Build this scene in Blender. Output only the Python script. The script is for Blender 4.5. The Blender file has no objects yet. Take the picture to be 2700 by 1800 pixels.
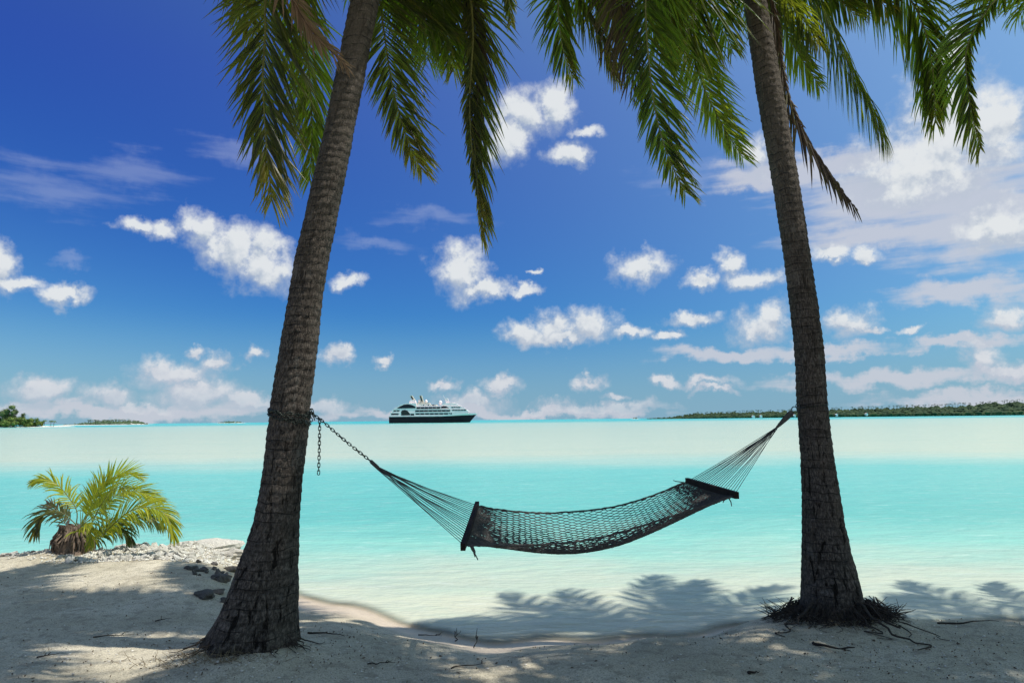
import bpy, bmesh, math, random
import numpy as np
from mathutils import Vector, Matrix, noise
R = math.radians
sc = bpy.context.scene
col = sc.collection

# ------------------------------------------------------------------ camera
CAM = Vector((0, 0, 1.6)); FPX = 1800.0
PITCH = math.atan(206 / FPX); ROLL = -R(0.60)
ROT = Matrix.Rotation(math.pi / 2 + PITCH, 3, 'X') @ Matrix.Rotation(ROLL, 3, 'Z')
cd = bpy.data.cameras.new('camera'); cam = bpy.data.objects.new('camera', cd); col.objects.link(cam)
cam.matrix_world = Matrix.Translation(CAM) @ ROT.to_4x4()
cd.sensor_width = 36; cd.lens = 24; cd.clip_start = 0.05; cd.clip_end = 60000
sc.camera = cam

def ray(px, py):
    return (ROT @ Vector(((px - 1350) / FPX, -(py - 900) / FPX, -1))).normalized()
def at(px, py, Y):                      # the point of the place seen at a photo position, at depth Y metres
    d = ray(px, py); return CAM + d * (Y / d.y)
def proj(p):
    q = ROT.transposed() @ (p - CAM)
    if q.z > -0.05: return None
    return (1350 + FPX * q.x / -q.z, 900 - FPX * q.y / -q.z)

# ------------------------------------------------------------------ light
SUN = Vector((0.43, -0.05, 0.90)).normalized()
EXPOSURE = 0.0
sl = bpy.data.lights.new('sun', 'SUN'); so = bpy.data.objects.new('sun', sl); col.objects.link(so)
sl.energy = 5.0; sl.angle = R(0.53); sl.color = (1.0, 0.96, 0.90)
so.rotation_euler = SUN.to_track_quat('Z', 'Y').to_euler(); so.location = (6, 2, 12)

class NT:                               # small node-tree helper
    def __init__(s, tree): s.t = tree; s.n = tree.nodes; s.l = tree.links
    def new(s, kind, **kw):
        nd = s.n.new(kind)
        for k, v in kw.items(): setattr(nd, k, v)
        return nd
    def put(s, sock, v):
        if v is None: return
        if isinstance(v, bpy.types.NodeSocket): s.l.new(v, sock)
        else: sock.default_value = v
    def m(s, op, a, b=None, c=None, clamp=False):
        nd = s.n.new('ShaderNodeMath'); nd.operation = op; nd.use_clamp = clamp
        for i, v in enumerate((a, b, c)): s.put(nd.inputs[i], v)
        return nd.outputs[0]
    def v(s, op, a, b=None, out=0):
        nd = s.n.new('ShaderNodeVectorMath'); nd.operation = op
        for i, x in enumerate((a, b)):
            if x is not None: s.put(nd.inputs[i], x)
        return nd.outputs[out]
    def mapr(s, x, a, b, c=0.0, d=1.0, kind='SMOOTHSTEP'):
        nd = s.n.new('ShaderNodeMapRange'); nd.interpolation_type = kind
        for i, v in enumerate((x, a, b, c, d)): s.put(nd.inputs[i], v)
        return nd.outputs[0]
    def mix(s, f, a, b, mode='MIX'):
        nd = s.n.new('ShaderNodeMix'); nd.data_type = 'RGBA'; nd.blend_type = mode
        s.put(nd.inputs[0], f)
        for i, v in ((6, a), (7, b)):
            s.put(nd.inputs[i], v if isinstance(v, bpy.types.NodeSocket) else (*v, 1)[:4])
        return nd.outputs[2]
    def noise(s, vec, scale, detail=4, rough=0.55, dist=0.0, out=0):
        nd = s.n.new('ShaderNodeTexNoise')
        if vec is not None: s.l.new(vec, nd.inputs['Vector'])
        nd.inputs['Scale'].default_value = scale; nd.inputs['Detail'].default_value = detail
        nd.inputs['Roughness'].default_value = rough; nd.inputs['Distortion'].default_value = dist
        return nd.outputs[out]
    def ramp(s, x, stops, interp='EASE'):
        nd = s.n.new('ShaderNodeValToRGB'); nd.color_ramp.interpolation = interp
        e = nd.color_ramp.elements
        while len(e) < len(stops): e.new(0.5)
        for i, (p, c) in enumerate(stops): e[i].position = p; e[i].color = (*c, 1)[:4]
        s.put(nd.inputs[0], x); return nd.outputs[0]
    def bump(s, h, strength, dist, normal=None):
        nd = s.n.new('ShaderNodeBump'); s.put(nd.inputs['Height'], h)
        nd.inputs['Strength'].default_value = strength; nd.inputs['Distance'].default_value = dist
        if normal is not None: s.l.new(normal, nd.inputs['Normal'])
        return nd.outputs[0]

# ------------------------------------------------------------------ sky with clouds, placed by direction
w = bpy.data.worlds.new('World'); sc.world = w; w.use_nodes = True
T = NT(w.node_tree); T.n.clear()
sky = T.new('ShaderNodeTexSky', sky_type='NISHITA', sun_disc=False)
sky.sun_elevation = math.asin(SUN.z); sky.sun_rotation = math.atan2(SUN.x, SUN.y)
sky.altitude = 0; sky.air_density = 1.0; sky.dust_density = 0.3; sky.ozone_density = 4.0
geo = T.new('ShaderNodeTexCoord'); D = T.v('NORMALIZE', geo.outputs['Generated'])
sep = T.new('ShaderNodeSeparateXYZ'); T.l.new(D, sep.inputs[0])
az = T.m('ARCTAN2', sep.outputs[0], sep.outputs[1]); el = T.m('ARCSINE', sep.outputs[2])
SKYK = 0.105
# the deep tropical blue of polarised skylight: darkest a quarter turn from the sun, whole sky alike
sc_ = T.new('ShaderNodeSeparateColor'); T.l.new(sky.outputs[0], sc_.inputs[0])
ccb = T.new('ShaderNodeCombineColor')
cg = T.v('DOT_PRODUCT', D, tuple(SUN), out=1); c2 = T.m('MINIMUM', T.m('MULTIPLY', cg, cg), .55)
for i_, (k0, k1) in enumerate(((.20, 3.1), (.49, 3.0), (.98, .9))):
    if i_ == 1: k0 = T.mapr(el, .12, .46, .56, .39, 'LINEAR')
    if i_ == 2: k0 = T.mapr(el, .12, .46, .92, 1.10, 'LINEAR')
    T.put(ccb.inputs[i_], T.m('MULTIPLY', T.m('MULTIPLY', sc_.outputs[i_], SKYK), T.m('MULTIPLY_ADD', c2, k1, k0)))
skyc = T.mix(T.mapr(el, .16, -.01, 0, .85), ccb.outputs[0], (.25, .43, .57))

def ae(px, py):
    d = ray(px, py); return math.atan2(d.x, d.y), math.asin(d.z)
cv = T.new('ShaderNodeCombineXYZ'); T.put(cv.inputs[0], az); T.put(cv.inputs[1], el)
wn = T.noise(D, 20, 5, 0.62, out=1)
warp = T.v('SCALE', T.v('SUBTRACT', wn, (0.5, 0.5, 0.5))); warp.node.inputs['Scale'].default_value = 0.062
P = T.v('ADD', cv.outputs[0], warp)
def field(blobs, Pv):
    F = None
    for (x, y, rx, ry) in blobs:
        a, e = ae(x, y); k = math.cos(a)
        q = T.v('MULTIPLY', T.v('SUBTRACT', Pv, (a, e, 0)), (FPX / (1.22 * rx * k * k), FPX / (1.25 * ry * k), 0))
        L = T.m('SUBTRACT', 1.0, T.v('LENGTH', q, out=1))
        F = L if F is None else T.m('SMOOTH_MAX', F, L, 0.18)
    return F
CUM = [(1335,360,70,60),(1385,300,85,60),(1465,278,45,55),(1500,410,55,28),(1538,345,42,16),
       (1215,712,68,66),(1280,765,80,26),(1385,770,46,16),(1412,723,18,10),
       (1690,705,78,40),(1922,695,34,30),(1990,732,78,26),(1850,735,42,20),
       (1390,882,66,30),(1462,860,56,42),(1555,858,66,44),(1480,888,140,20),(1665,880,62,18),
       (1830,840,66,18),(1765,886,30,14),(2010,860,85,42),(2050,835,50,40),(2235,855,62,36),(2290,870,44,12),(2400,868,36,10),
       (525,595,48,42),(610,640,95,60),(690,705,95,58),(705,650,60,50),(370,597,72,26),(432,600,46,26),
       (5,690,48,66),(40,745,62,22),(165,775,80,26),(925,745,40,20),
       (480,985,110,34),(440,975,60,30),(520,1040,120,44),(585,960,40,26),(110,1025,80,34),(285,1040,68,34),(640,1060,80,22),(60,1065,140,20),
       (420,1070,160,20),(850,1075,80,20),(520,930,28,14),(676,930,28,20),(880,942,30,24),(1005,945,26,14),
       (1167,1013,32,15),(1320,1015,52,20),(1545,1000,42,18),(1622,1033,30,10),(1763,997,38,16),(1860,1003,80,14),(1880,1025,60,10),(1560,1068,170,16),(1245,1062,95,24),(1440,1075,80,10),
       (2590,945,54,46),(2650,985,95,26),(2650,835,66,36),(2500,335,140,130),(2620,330,95,110),(2515,135,44,56),(2420,440,190,90),(2640,600,120,60),(2190,672,62,22),(2280,680,50,18),(1995,415,52,50)]
WSP = [(110,480,260,80),(340,455,180,60),(650,400,160,40),(1130,570,150,30),(980,640,120,24),(180,690,60,20),(1800,470,160,40)]
STR = [(2150,450,330,46),(2420,500,440,130),(2560,580,330,120),(2300,620,220,50),(2540,765,230,40),(2520,905,190,20),(1930,930,200,20),(2180,930,210,20),(2350,1000,400,26),(2550,1050,300,24),
       (2000,480,160,30),(1300,1085,500,16),(300,1085,500,22)]
n1 = T.noise(D, 36, 6, 0.62); n2 = T.noise(T.v('ADD', D, (0.006, 0.0, 0.014)), 36, 3, 0.5)
nst = T.new('ShaderNodeCombineXYZ'); T.put(nst.inputs[0], T.m('MULTIPLY', az, 9.0)); T.put(nst.inputs[1], T.m('MULTIPLY', el, 55.0))
ns = T.noise(nst.outputs[0], 1.0, 4, 0.55)
# unseen cloud added round the rest of the sky, cover set to whiten skylight
ng = T.noise(D, 3.1, 3, 0.6)
outside = T.m('MAXIMUM', T.mapr(T.m('ABSOLUTE', az), 0.78, 0.95), T.mapr(el, 0.66, 0.8))
Fg = T.m('SUBTRACT', T.m('MULTIPLY', T.m('SUBTRACT', ng, 0.53), 5.0), T.m('MULTIPLY', T.m('SUBTRACT', 1.0, outside), 4.0))
Pup = T.v('ADD', P, (0.004, 0.013, 0))
def clouded(Fc, Fs, Fw=None, Fup=None):
    Fall = T.m('MAXIMUM', Fc, Fg) if Fc is not None else Fg
    dens = T.m('ADD', Fall, T.m('MULTIPLY', T.m('SUBTRACT', n1, 0.5), 1.35))
    aC = T.m('POWER', T.mapr(dens, -0.16, 0.60, kind='LINEAR'), 1.35)
    relief = T.m('MULTIPLY', T.m('SUBTRACT', n1, n2), .75)
    br = T.m('ADD', T.mapr(dens, 0.0, 0.7, 0.84, 1.0), relief)
    if Fup is not None: br = T.m('ADD', br, T.mapr(T.m('SUBTRACT', Fc, Fup), -.45, .30, -.24, .06, 'LINEAR'))
    br = T.m('MULTIPLY', br, T.mapr(el, 0.0, 0.30, 0.86, 1.0))
    cc = T.mix(T.mapr(br, 0.70, 1.02), (0.47, 0.54, 0.64), (0.77, 0.80, 0.82))
    cc = T.mix(T.mapr(el, 0.02, 0.16), T.mix(0.5, cc, (0.58, 0.60, 0.68)), cc)
    full = skyc
    if Fs is not None:
        aS = T.m('MULTIPLY', T.mapr(T.m('ADD', Fs, T.m('MULTIPLY', T.m('SUBTRACT', ns, 0.5), 1.5)), 0.0, 0.7), 0.84)
        full = T.mix(aS, skyc, (0.60, 0.62, 0.69))
    if Fw is not None:
        full = T.mix(T.m('MULTIPLY', T.mapr(T.m('ADD', Fw, T.m('MULTIPLY', T.m('SUBTRACT', ns, 0.5), 2.2)), 0.1, 1.1), .26), full, (.50, .56, .74))
    full = T.mix(T.m('MULTIPLY', aC, T.mapr(el, -0.01, 0.06, 0.55, 0.97)), full, cc)
    bg = T.new('ShaderNodeBackground'); T.l.new(full, bg.inputs[0]); return bg.outputs[0]
def cut(blobs, lo, hi):                   # the clouds that can show between two bearings
    return [q for q in blobs if q[0]+q[2]*2.2 > lo and q[0]-q[2]*2.2 < hi]
def pick(f, a, b):
    nd = T.new('ShaderNodeMixShader'); T.put(nd.inputs[0], f); T.l.new(a, nd.inputs[1]); T.l.new(b, nd.inputs[2]); return nd.outputs[0]
EDGE = [900, 1600, 2150]; sect = None; lim = [-9999]+EDGE+[9999]
for i in range(4):
    lo_, hi_ = lim[i], lim[i+1]; bc, bs, bw = cut(CUM, lo_, hi_), cut(STR, lo_, hi_), cut(WSP, lo_, hi_)
    o_ = clouded(field(bc, P), field(bs, P) if bs else None, field(bw, P) if bw else None, field(bc, Pup))
    sect = o_ if sect is None else pick(T.m('GREATER_THAN', az, ae(lo_, 700)[0]), sect, o_)
inframe = T.m('MULTIPLY', T.m('LESS_THAN', T.m('ABSOLUTE', az), 0.95), T.m('LESS_THAN', el, 0.8))
whole = pick(inframe, clouded(None, None), sect)
low = T.new('ShaderNodeBackground'); T.l.new(skyc, low.inputs[0])
whole = pick(T.m('GREATER_THAN', el, -0.02), low.outputs[0], whole)
wo = T.new('ShaderNodeOutputWorld'); T.l.new(whole, wo.inputs[0])
w.cycles.sampling_method = 'MANUAL'; w.cycles.sample_map_resolution = 512

sc.view_settings.view_transform = 'Standard'; sc.view_settings.look = 'None'
sc.view_settings.exposure = EXPOSURE; sc.view_settings.gamma = 1.0; sc.view_settings.use_curve_mapping = False
sc.render.engine = 'CYCLES'; sc.cycles.max_bounces = 5; sc.cycles.diffuse_bounces = 3; sc.cycles.glossy_bounces = 2; sc.cycles.use_light_tree = False; sc.cycles.transparent_max_bounces = 12
sc.cycles.use_denoising = True

# ------------------------------------------------------------------ helpers
def tag(o, label=None, cat=None, group=None, kind=None):
    if label: o['label'] = label
    if cat: o['category'] = cat
    if group: o['group'] = group
    if kind: o['kind'] = kind
    return o
def empty(name, loc, label=None, cat=None, group=None):
    o = bpy.data.objects.new(name, None); col.objects.link(o); o.location = loc; o.empty_display_size = 0.2
    return tag(o, label, cat, group)
class MB:
    def __init__(s): s.v = []; s.f = []; s.c = []
    def add(s, vs, fs, c=None):
        k = len(s.v); s.v.extend(vs); s.f.extend([tuple(i + k for i in f) for f in fs])
        if c is not None: s.c.extend(c)
        return s
    def box(s, a, b):
        (x0, y0, z0), (x1, y1, z1) = a, b
        return s.add([(x0,y0,z0),(x1,y0,z0),(x1,y1,z0),(x0,y1,z0),(x0,y0,z1),(x1,y0,z1),(x1,y1,z1),(x0,y1,z1)],
                     [(3,2,1,0),(4,5,6,7),(0,1,5,4),(1,2,6,5),(2,3,7,6),(3,0,4,7)])
    def prism(s, prof, y0, y1):          # side profile in x,z pushed from y0 to y1
        n = len(prof)
        vs = [(x, y0, z) for x, z in prof] + [(x, y1, z) for x, z in prof]
        fs = [tuple(range(n)), tuple(range(2*n-1, n-1, -1))] + [(i, i+n, (i+1) % n + n, (i+1) % n) for i in range(n)]
        return s.add(vs, fs)
    def tube(s, pts, rad, n=5, cap=True):
        pts = [Vector(p) for p in pts]; m = len(pts)
        if not hasattr(rad, '__len__'): rad = [rad] * m
        ref = None; vs = []
        for i, p in enumerate(pts):
            t = (pts[min(i+1, m-1)] - pts[max(i-1, 0)]).normalized()
            if ref is None: ref = Vector((0, 0, 1)) if abs(t.z) < 0.9 else Vector((1, 0, 0))
            a = (ref - t * ref.dot(t)).normalized(); b = t.cross(a); ref = a
            for k in range(n):
                g = 2 * math.pi * k / n; vs.append(tuple(p + (a * math.cos(g) + b * math.sin(g)) * rad[i]))
        fs = [(i*n+k, i*n+(k+1) % n, (i+1)*n+(k+1) % n, (i+1)*n+k) for i in range(m-1) for k in range(n)]
        if cap: fs += [tuple(range(n-1, -1, -1)), tuple(range((m-1)*n, m*n))]
        return s.add(vs, fs)
    def mesh(s, name, smooth=False):
        me = bpy.data.meshes.new(name); me.from_pydata([tuple(v) for v in s.v], [], s.f); me.update()
        if s.c:
            a = me.attributes.new('tint', 'FLOAT_COLOR', 'POINT'); a.data.foreach_set('color', np.array(s.c, dtype=np.float32).ravel())
        if smooth: me.polygons.foreach_set('use_smooth', [True] * len(me.polygons))
        return me
    def build(s, name, mt, parent=None, smooth=False, loc=(0, 0, 0)):
        return link(name, s.mesh(name, smooth), mt, parent, loc)
def link(name, me, mt=None, parent=None, loc=(0, 0, 0)):
    if mt is not None and not me.materials: me.materials.append(mt)
    o = bpy.data.objects.new(name, me); col.objects.link(o)
    if parent is not None: o.parent = parent
    o.location = loc; return o
def local(root, p): return Vector(p) - root.location
def catmull(pts, n):
    pts = [Vector(p) for p in pts]; q = [2*pts[0]-pts[1]] + pts + [2*pts[-1]-pts[-2]]
    d = [0.0]
    for i in range(len(pts)-1): d.append(d[-1] + max((pts[i+1]-pts[i]).length, 1e-6))
    out = []
    for k in range(n):
        s_ = d[-1] * k / (n-1); i = 0
        while i < len(pts)-2 and s_ > d[i+1]: i += 1
        t = min(1, (s_ - d[i]) / (d[i+1]-d[i])); a, b, c, e = q[i:i+4]
        out.append(0.5*((2*b) + (c-a)*t + (2*a-5*b+4*c-e)*t*t + (3*b-a-3*c+e)*t*t*t))
    return out
def lerp(x, xs, ys): return float(np.interp(x, xs, ys))
def mat(name):
    m = bpy.data.materials.new(name); m.use_nodes = True; t = NT(m.node_tree)
    p = t.n['Principled BSDF']; return m, t, p
def plain(name, c, rough=0.6, spec=0.3, var=0.25, scale=20, metal=0):
    m, t, p = mat(name); tc = t.new('ShaderNodeTexCoord')
    n = t.noise(tc.outputs['Object'], scale, 4, 0.6)
    k = t.mix(t.mapr(n, 0.3, 0.7, kind='LINEAR'), tuple(x*(1-var) for x in c), tuple(min(1, x*(1+var)) for x in c))
    t.l.new(k, p.inputs['Base Color']); p.inputs['Roughness'].default_value = rough
    p.inputs['Specular IOR Level'].default_value = spec; p.inputs['Metallic'].default_value = metal
    return m

# ------------------------------------------------------------------ ground and lagoon
WL = -0.25
SX = [-60,-12,-6.9,-4.2,-3.5,-3.0,-2.3,-1.3,-.69,-.16,.6,1.4,2.4,3.5,4.65,8,14,60]
SY = [9.6,9.5,9.45,9.6,9.2,8.4,7.45,6.7,6.17,5.87,5.85,6.05,6.32,6.27,6.22,6.3,6.6,8]
TREE_L = tuple(at(660, 1660, 5.05))[:2]; TREE_R = tuple(at(2196, 1620, 5.65))[:2]
def fbm2(X, Y, seed, octs=4, f=1.0):
    rs = np.random.RandomState(seed); out = np.zeros_like(X); a = 1.0
    for _ in range(octs):
        for _k in range(3):
            th = rs.uniform(0, 2*np.pi); ph = rs.uniform(0, 6.28)
            out += a/3*np.sin(f*(X*np.cos(th)+Y*np.sin(th))*rs.uniform(.8, 1.25)+ph + 0.8*np.sin(f*.7*(Y*np.cos(th)-X*np.sin(th))+ph*2))
        a *= .5; f *= 2.03
    return out
def HGT(X, Y):
    X = np.asarray(X, float); Y = np.asarray(Y, float)
    s = np.interp(X, SX, SY) + 0.06*np.sin(3.1*X+.4) + 0.04*np.sin(7.3*X) - Y
    wd = np.interp(X, [-4, -2.5, -0.6, .6, 2], [.6, 1.25, 1.0, .50, .40])
    land = 0.26*(1-np.exp(-(np.maximum(s, 0)/wd)**1.5)); sea = -np.minimum(np.maximum(-s, 0)*0.085, 1.6)
    z = WL + np.where(s > 0, land, sea)
    fade = np.clip(s*2+.1, 0, 1) * np.clip((60-np.hypot(X, Y))/30, 0, 1)
    z += fade*(0.016*fbm2(X, Y, 3, 3, 2.2) + 0.007*fbm2(X, Y, 5, 3, 11))
    z += np.clip(s*3, 0, 1)*0.0028*fbm2(X, Y, 8, 2, 42)*np.clip((14-np.hypot(X, Y))/6, 0, 1)
    z += 0.10*np.exp(-(((X-TREE_R[0])/.55)**2+((Y-TREE_R[1])/.42)**2)) + 0.08*np.exp(-(((X-TREE_L[0])/.7)**2+((Y-TREE_L[1]+.15)/.6)**2))
    z += 0.15*np.exp(-(((X+4.6)/1.25)**2+((Y-9.25)/.45)**2)) + 0.07*np.exp(-(((X+7.2)/1.0)**2+((Y-9.1)/.4)**2)) + 0.05*np.exp(-(((X+5.9)/.6)**2+((Y-8.8)/.5)**2))
    z -= np.clip(-s/6, 0, 1)*np.exp(-(np.maximum(Y-9, 0)/25)**2)*0.35
    return z
_gx = np.arange(-12, 12.01, .04); _gy = np.arange(-3, 14.01, .04); _GZ = HGT(*np.meshgrid(_gx, _gy)).tolist()
def hz(x, y):                            # ground height, read from a fine table of HGT
    u = min(max((x+12)/.04, 0), len(_gx)-1.001); v = min(max((y+3)/.04, 0), len(_gy)-1.001); i, j = int(u), int(v); u -= i; v -= j
    return (_GZ[j][i]*(1-u)+_GZ[j][i+1]*u)*(1-v)+(_GZ[j+1][i]*(1-u)+_GZ[j+1][i+1]*u)*v
def graded(fine0, fine1, step, far, ratio=1.35):
    a = list(np.arange(fine0, fine1+1e-6, step)); d = step
    lo, hi = [], []; x = fine0
    while x > -far: d *= ratio; x -= d; lo.append(x)
    d = step; x = fine1
    while x < far: d *= ratio; x += d; hi.append(x)
    return np.array(lo[::-1] + a + hi)
def sheet(name, xs, ys, zf, mt, attr=None):
    X, Y = np.meshgrid(xs, ys); Z = zf(X, Y); nx, ny = len(xs), len(ys)
    me = bpy.data.meshes.new(name); nv = nx*ny; i = np.arange(nv).reshape(ny, nx)
    q = np.stack([i[:-1, :-1], i[:-1, 1:], i[1:, 1:], i[1:, :-1]], -1).reshape(-1, 4)
    me.vertices.add(nv); me.vertices.foreach_set('co', np.stack([X, Y, Z], -1).astype(np.float32).ravel())
    me.loops.add(q.size); me.loops.foreach_set('vertex_index', q.ravel().astype(np.int32))
    me.polygons.add(len(q)); me.polygons.foreach_set('loop_start', np.arange(0, q.size, 4, dtype=np.int32))
    me.update(calc_edges=True); me.polygons.foreach_set('use_smooth', [True]*len(q)); me.validate()
    if attr:
        a = me.attributes.new(attr[0], 'FLOAT', 'POINT'); a.data.foreach_set('value', attr[1](X, Y).astype(np.float32).ravel())
    return link(name, me, mt)

# sand
m_sand, t, p = mat('coral_sand'); g = t.new('ShaderNodeNewGeometry'); pos = g.outputs['Position']
sx = t.new('ShaderNodeSeparateXYZ'); t.l.new(pos, sx.inputs[0])
nb = t.noise(pos, 1.3, 5, 0.6); nf = t.noise(pos, 60, 3, 0.7); nfl = t.noise(pos, 150, 2, 0.5)
c = t.mix(t.mapr(nb, .35, .7), (.53, .475, .335), (.72, .65, .485))
c = t.mix(t.mapr(nf, .35, .75), t.mix(.30, c, (.22, .19, .15)), c)
mot = t.noise(pos, 9, 5, .7); c = t.mix(t.m('MULTIPLY', t.mapr(mot, .48, .66), .70), c, (.27, .235, .17))
mot2 = t.noise(pos, 3.2, 4, .65); c = t.mix(t.m('MULTIPLY', t.mapr(mot2, .54, .70), .35), c, (.30, .26, .19))
gr = t.noise(pos, 90, 3, .8); c = t.mix(t.m('MULTIPLY', t.mapr(gr, .52, .36), .75), c, (.16, .14, .105))
vo = t.new('ShaderNodeTexVoronoi'); t.l.new(pos, vo.inputs['Vector']); vo.inputs['Scale'].default_value = 55
spk = t.m('MULTIPLY', t.mapr(vo.outputs['Distance'], .16, .10), t.mapr(t.noise(pos, 7, 3, .6), .50, .62))
c = t.mix(spk, c, (.10, .08, .06))
vo2 = t.new('ShaderNodeTexVoronoi'); t.l.new(pos, vo2.inputs['Vector']); vo2.inputs['Scale'].default_value = 38
spk2 = t.m('MULTIPLY', t.mapr(vo2.outputs['Distance'], .15, .08), t.mapr(t.noise(pos, 5, 2, .6), .46, .58))
c = t.mix(t.m('MULTIPLY', spk2, .8), c, (.80, .77, .70))
wet = t.mapr(t.m('ADD', sx.outputs[2], t.m('MULTIPLY', t.m('SUBTRACT', nb, .5), .05)), WL+.10, WL+.02)
c = t.mix(t.m('MULTIPLY', wet, .60), c, (.62, .49, .36))
t.l.new(c, p.inputs['Base Color']); p.inputs['Specular IOR Level'].default_value = .25
t.l.new(t.mapr(wet, 0, 1, .9, .45, 'LINEAR'), p.inputs['Roughness'])
bh = t.m('ADD', t.m('MULTIPLY', nf, .55), t.m('ADD', t.m('MULTIPLY', nfl, .3), t.m('MULTIPLY', t.noise(pos, 16, 3, .6), .9)))
t.l.new(t.bump(bh, .8, .012), p.inputs['Normal'])
gx = graded(-11, 8, .055, 16000); gy = graded(2.6, 11, .055, 16000)
gs = tag(sheet('ground', gx, gy, HGT, m_sand), kind='structure')

# lagoon water
m_water, t, p = mat('lagoon_water'); g = t.new('ShaderNodeNewGeometry'); pos = g.outputs['Position']
s3 = t.new('ShaderNodeSeparateXYZ'); t.l.new(pos, s3.inputs[0]); X_, Y_ = s3.outputs[0], s3.outputs[1]
def stretch(sx_, sy_):
    return t.v('MULTIPLY', pos, (sx_, sy_, 0.0))
wob = t.m('MULTIPLY', t.m('SUBTRACT', t.noise(stretch(.06, .10), 1.0, 5, .65), .5), 15.0)
near_wob = t.m('MULTIPLY', t.m('SUBTRACT', t.noise(stretch(.35, .6), 1.0, 4, .6), .5), 3.2)
wobk = t.mapr(Y_, 14, 30, 0, 1, 'LINEAR')
Yw = t.m('ADD', Y_, t.m('ADD', t.m('MULTIPLY', near_wob, t.m('SUBTRACT', 1.0, wobk)), t.m('MULTIPLY', wob, wobk)))
Yw = t.m('ADD', Yw, t.m('MULTIPLY', t.m('SUBTRACT', t.noise(stretch(.004, .004), 1.0, 3, .6), .5), t.m('MULTIPLY', t.mapr(Y_, 200, 500, 0, 1), 260.0)))
lg = t.m('DIVIDE', t.m('LOGARITHM', t.m('MAXIMUM', Yw, 1.0), 10.0), 4.0)
def L(y): return math.log10(y)/4.0
PALE = (.66, .60, .44); TURQ = (.135, .45, .385); BANK = (.46, .53, .385); FAR_ = (.045, .46, .42)
c = t.ramp(lg, [(L(5.5), PALE), (L(8.3), (.48, .54, .42)), (L(10.6), (.25, .54, .44)), (L(13.5), TURQ), (L(25), (.16, .485, .41)), (L(31), (.38, .54, .425)), (L(37), (.50, .55, .40)), (L(120), BANK), (L(330), (.40, .54, .41)), (L(520), (.11, .47, .40)), (L(900), FAR_)], 'LINEAR')
st = t.noise(stretch(.35, 1.6), 1.0, 5, .6)
c = t.mix(t.m('MULTIPLY', t.mapr(st, .35, .7), .30), c, t.mix(1.0, c, (.72, .92, .97), 'MULTIPLY'))
st2 = t.noise(stretch(.03, .22), 1.0, 5, .62)
c = t.mix(t.m('MULTIPLY', t.mapr(st2, .48, .72), .35), c, t.mix(1.0, c, (.80, .90, .90), 'MULTIPLY'))
rip = t.noise(stretch(1.6, 6.5), 1.0, 4, .65)
c = t.mix(t.m('MULTIPLY', t.mapr(rip, .55, .72), .22), c, (.75, .80, .74))
rip2 = t.noise(stretch(5.5, 21), 1.0, 4, .7); c = t.mix(t.m('MULTIPLY', t.mapr(rip2, .52, .70), .20), c, t.mix(1.0, c, (.76, .86, .88), 'MULTIPLY'))
rip3 = t.noise(stretch(.9, 3.2), 1.0, 5, .7); c = t.mix(t.m('MULTIPLY', t.mapr(rip3, .50, .68), .22), c, t.mix(1.0, c, (.74, .90, .92), 'MULTIPLY'))
t.l.new(c, p.inputs['Base Color'])
p.inputs['Roughness'].default_value = .22; p.inputs['IOR'].default_value = 1.33; p.inputs['Specular IOR Level'].default_value = .12
at_ = t.new('ShaderNodeAttribute', attribute_name='depth')
rn = t.noise(stretch(2.2, 4.0), 1.0, 3, .6)
dep = t.m('ADD', at_.outputs['Fac'], t.m('MULTIPLY', t.m('SUBTRACT', rn, .5), .02))
t.l.new(t.mapr(dep, .0, .055, .0, 1.0, 'SMOOTHSTEP'), p.inputs['Alpha'])
w1 = t.noise(stretch(2.4, 5.0), 1.0, 4, .55); w2 = t.noise(stretch(9, 16), 1.0, 3, .6); w3 = t.noise(stretch(.5, 1.2), 1.0, 4, .6)
hh = t.m('ADD', t.m('MULTIPLY', w1, .05), t.m('ADD', t.m('MULTIPLY', w2, .012), t.m('MULTIPLY', w3, .12)))
t.l.new(t.bump(hh, .8, 1.0), p.inputs['Normal'])
wx = graded(-12, 10, .14, 16000, 1.4); wy = graded(4.8, 14, .10, 16000, 1.3); wy = wy[wy > 4.5]
ws = tag(sheet('lagoon_water', wx, wy, lambda X, Y: np.full_like(X, WL), m_water, ('depth', lambda X, Y: WL-HGT(X, Y))), kind='structure')

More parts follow.
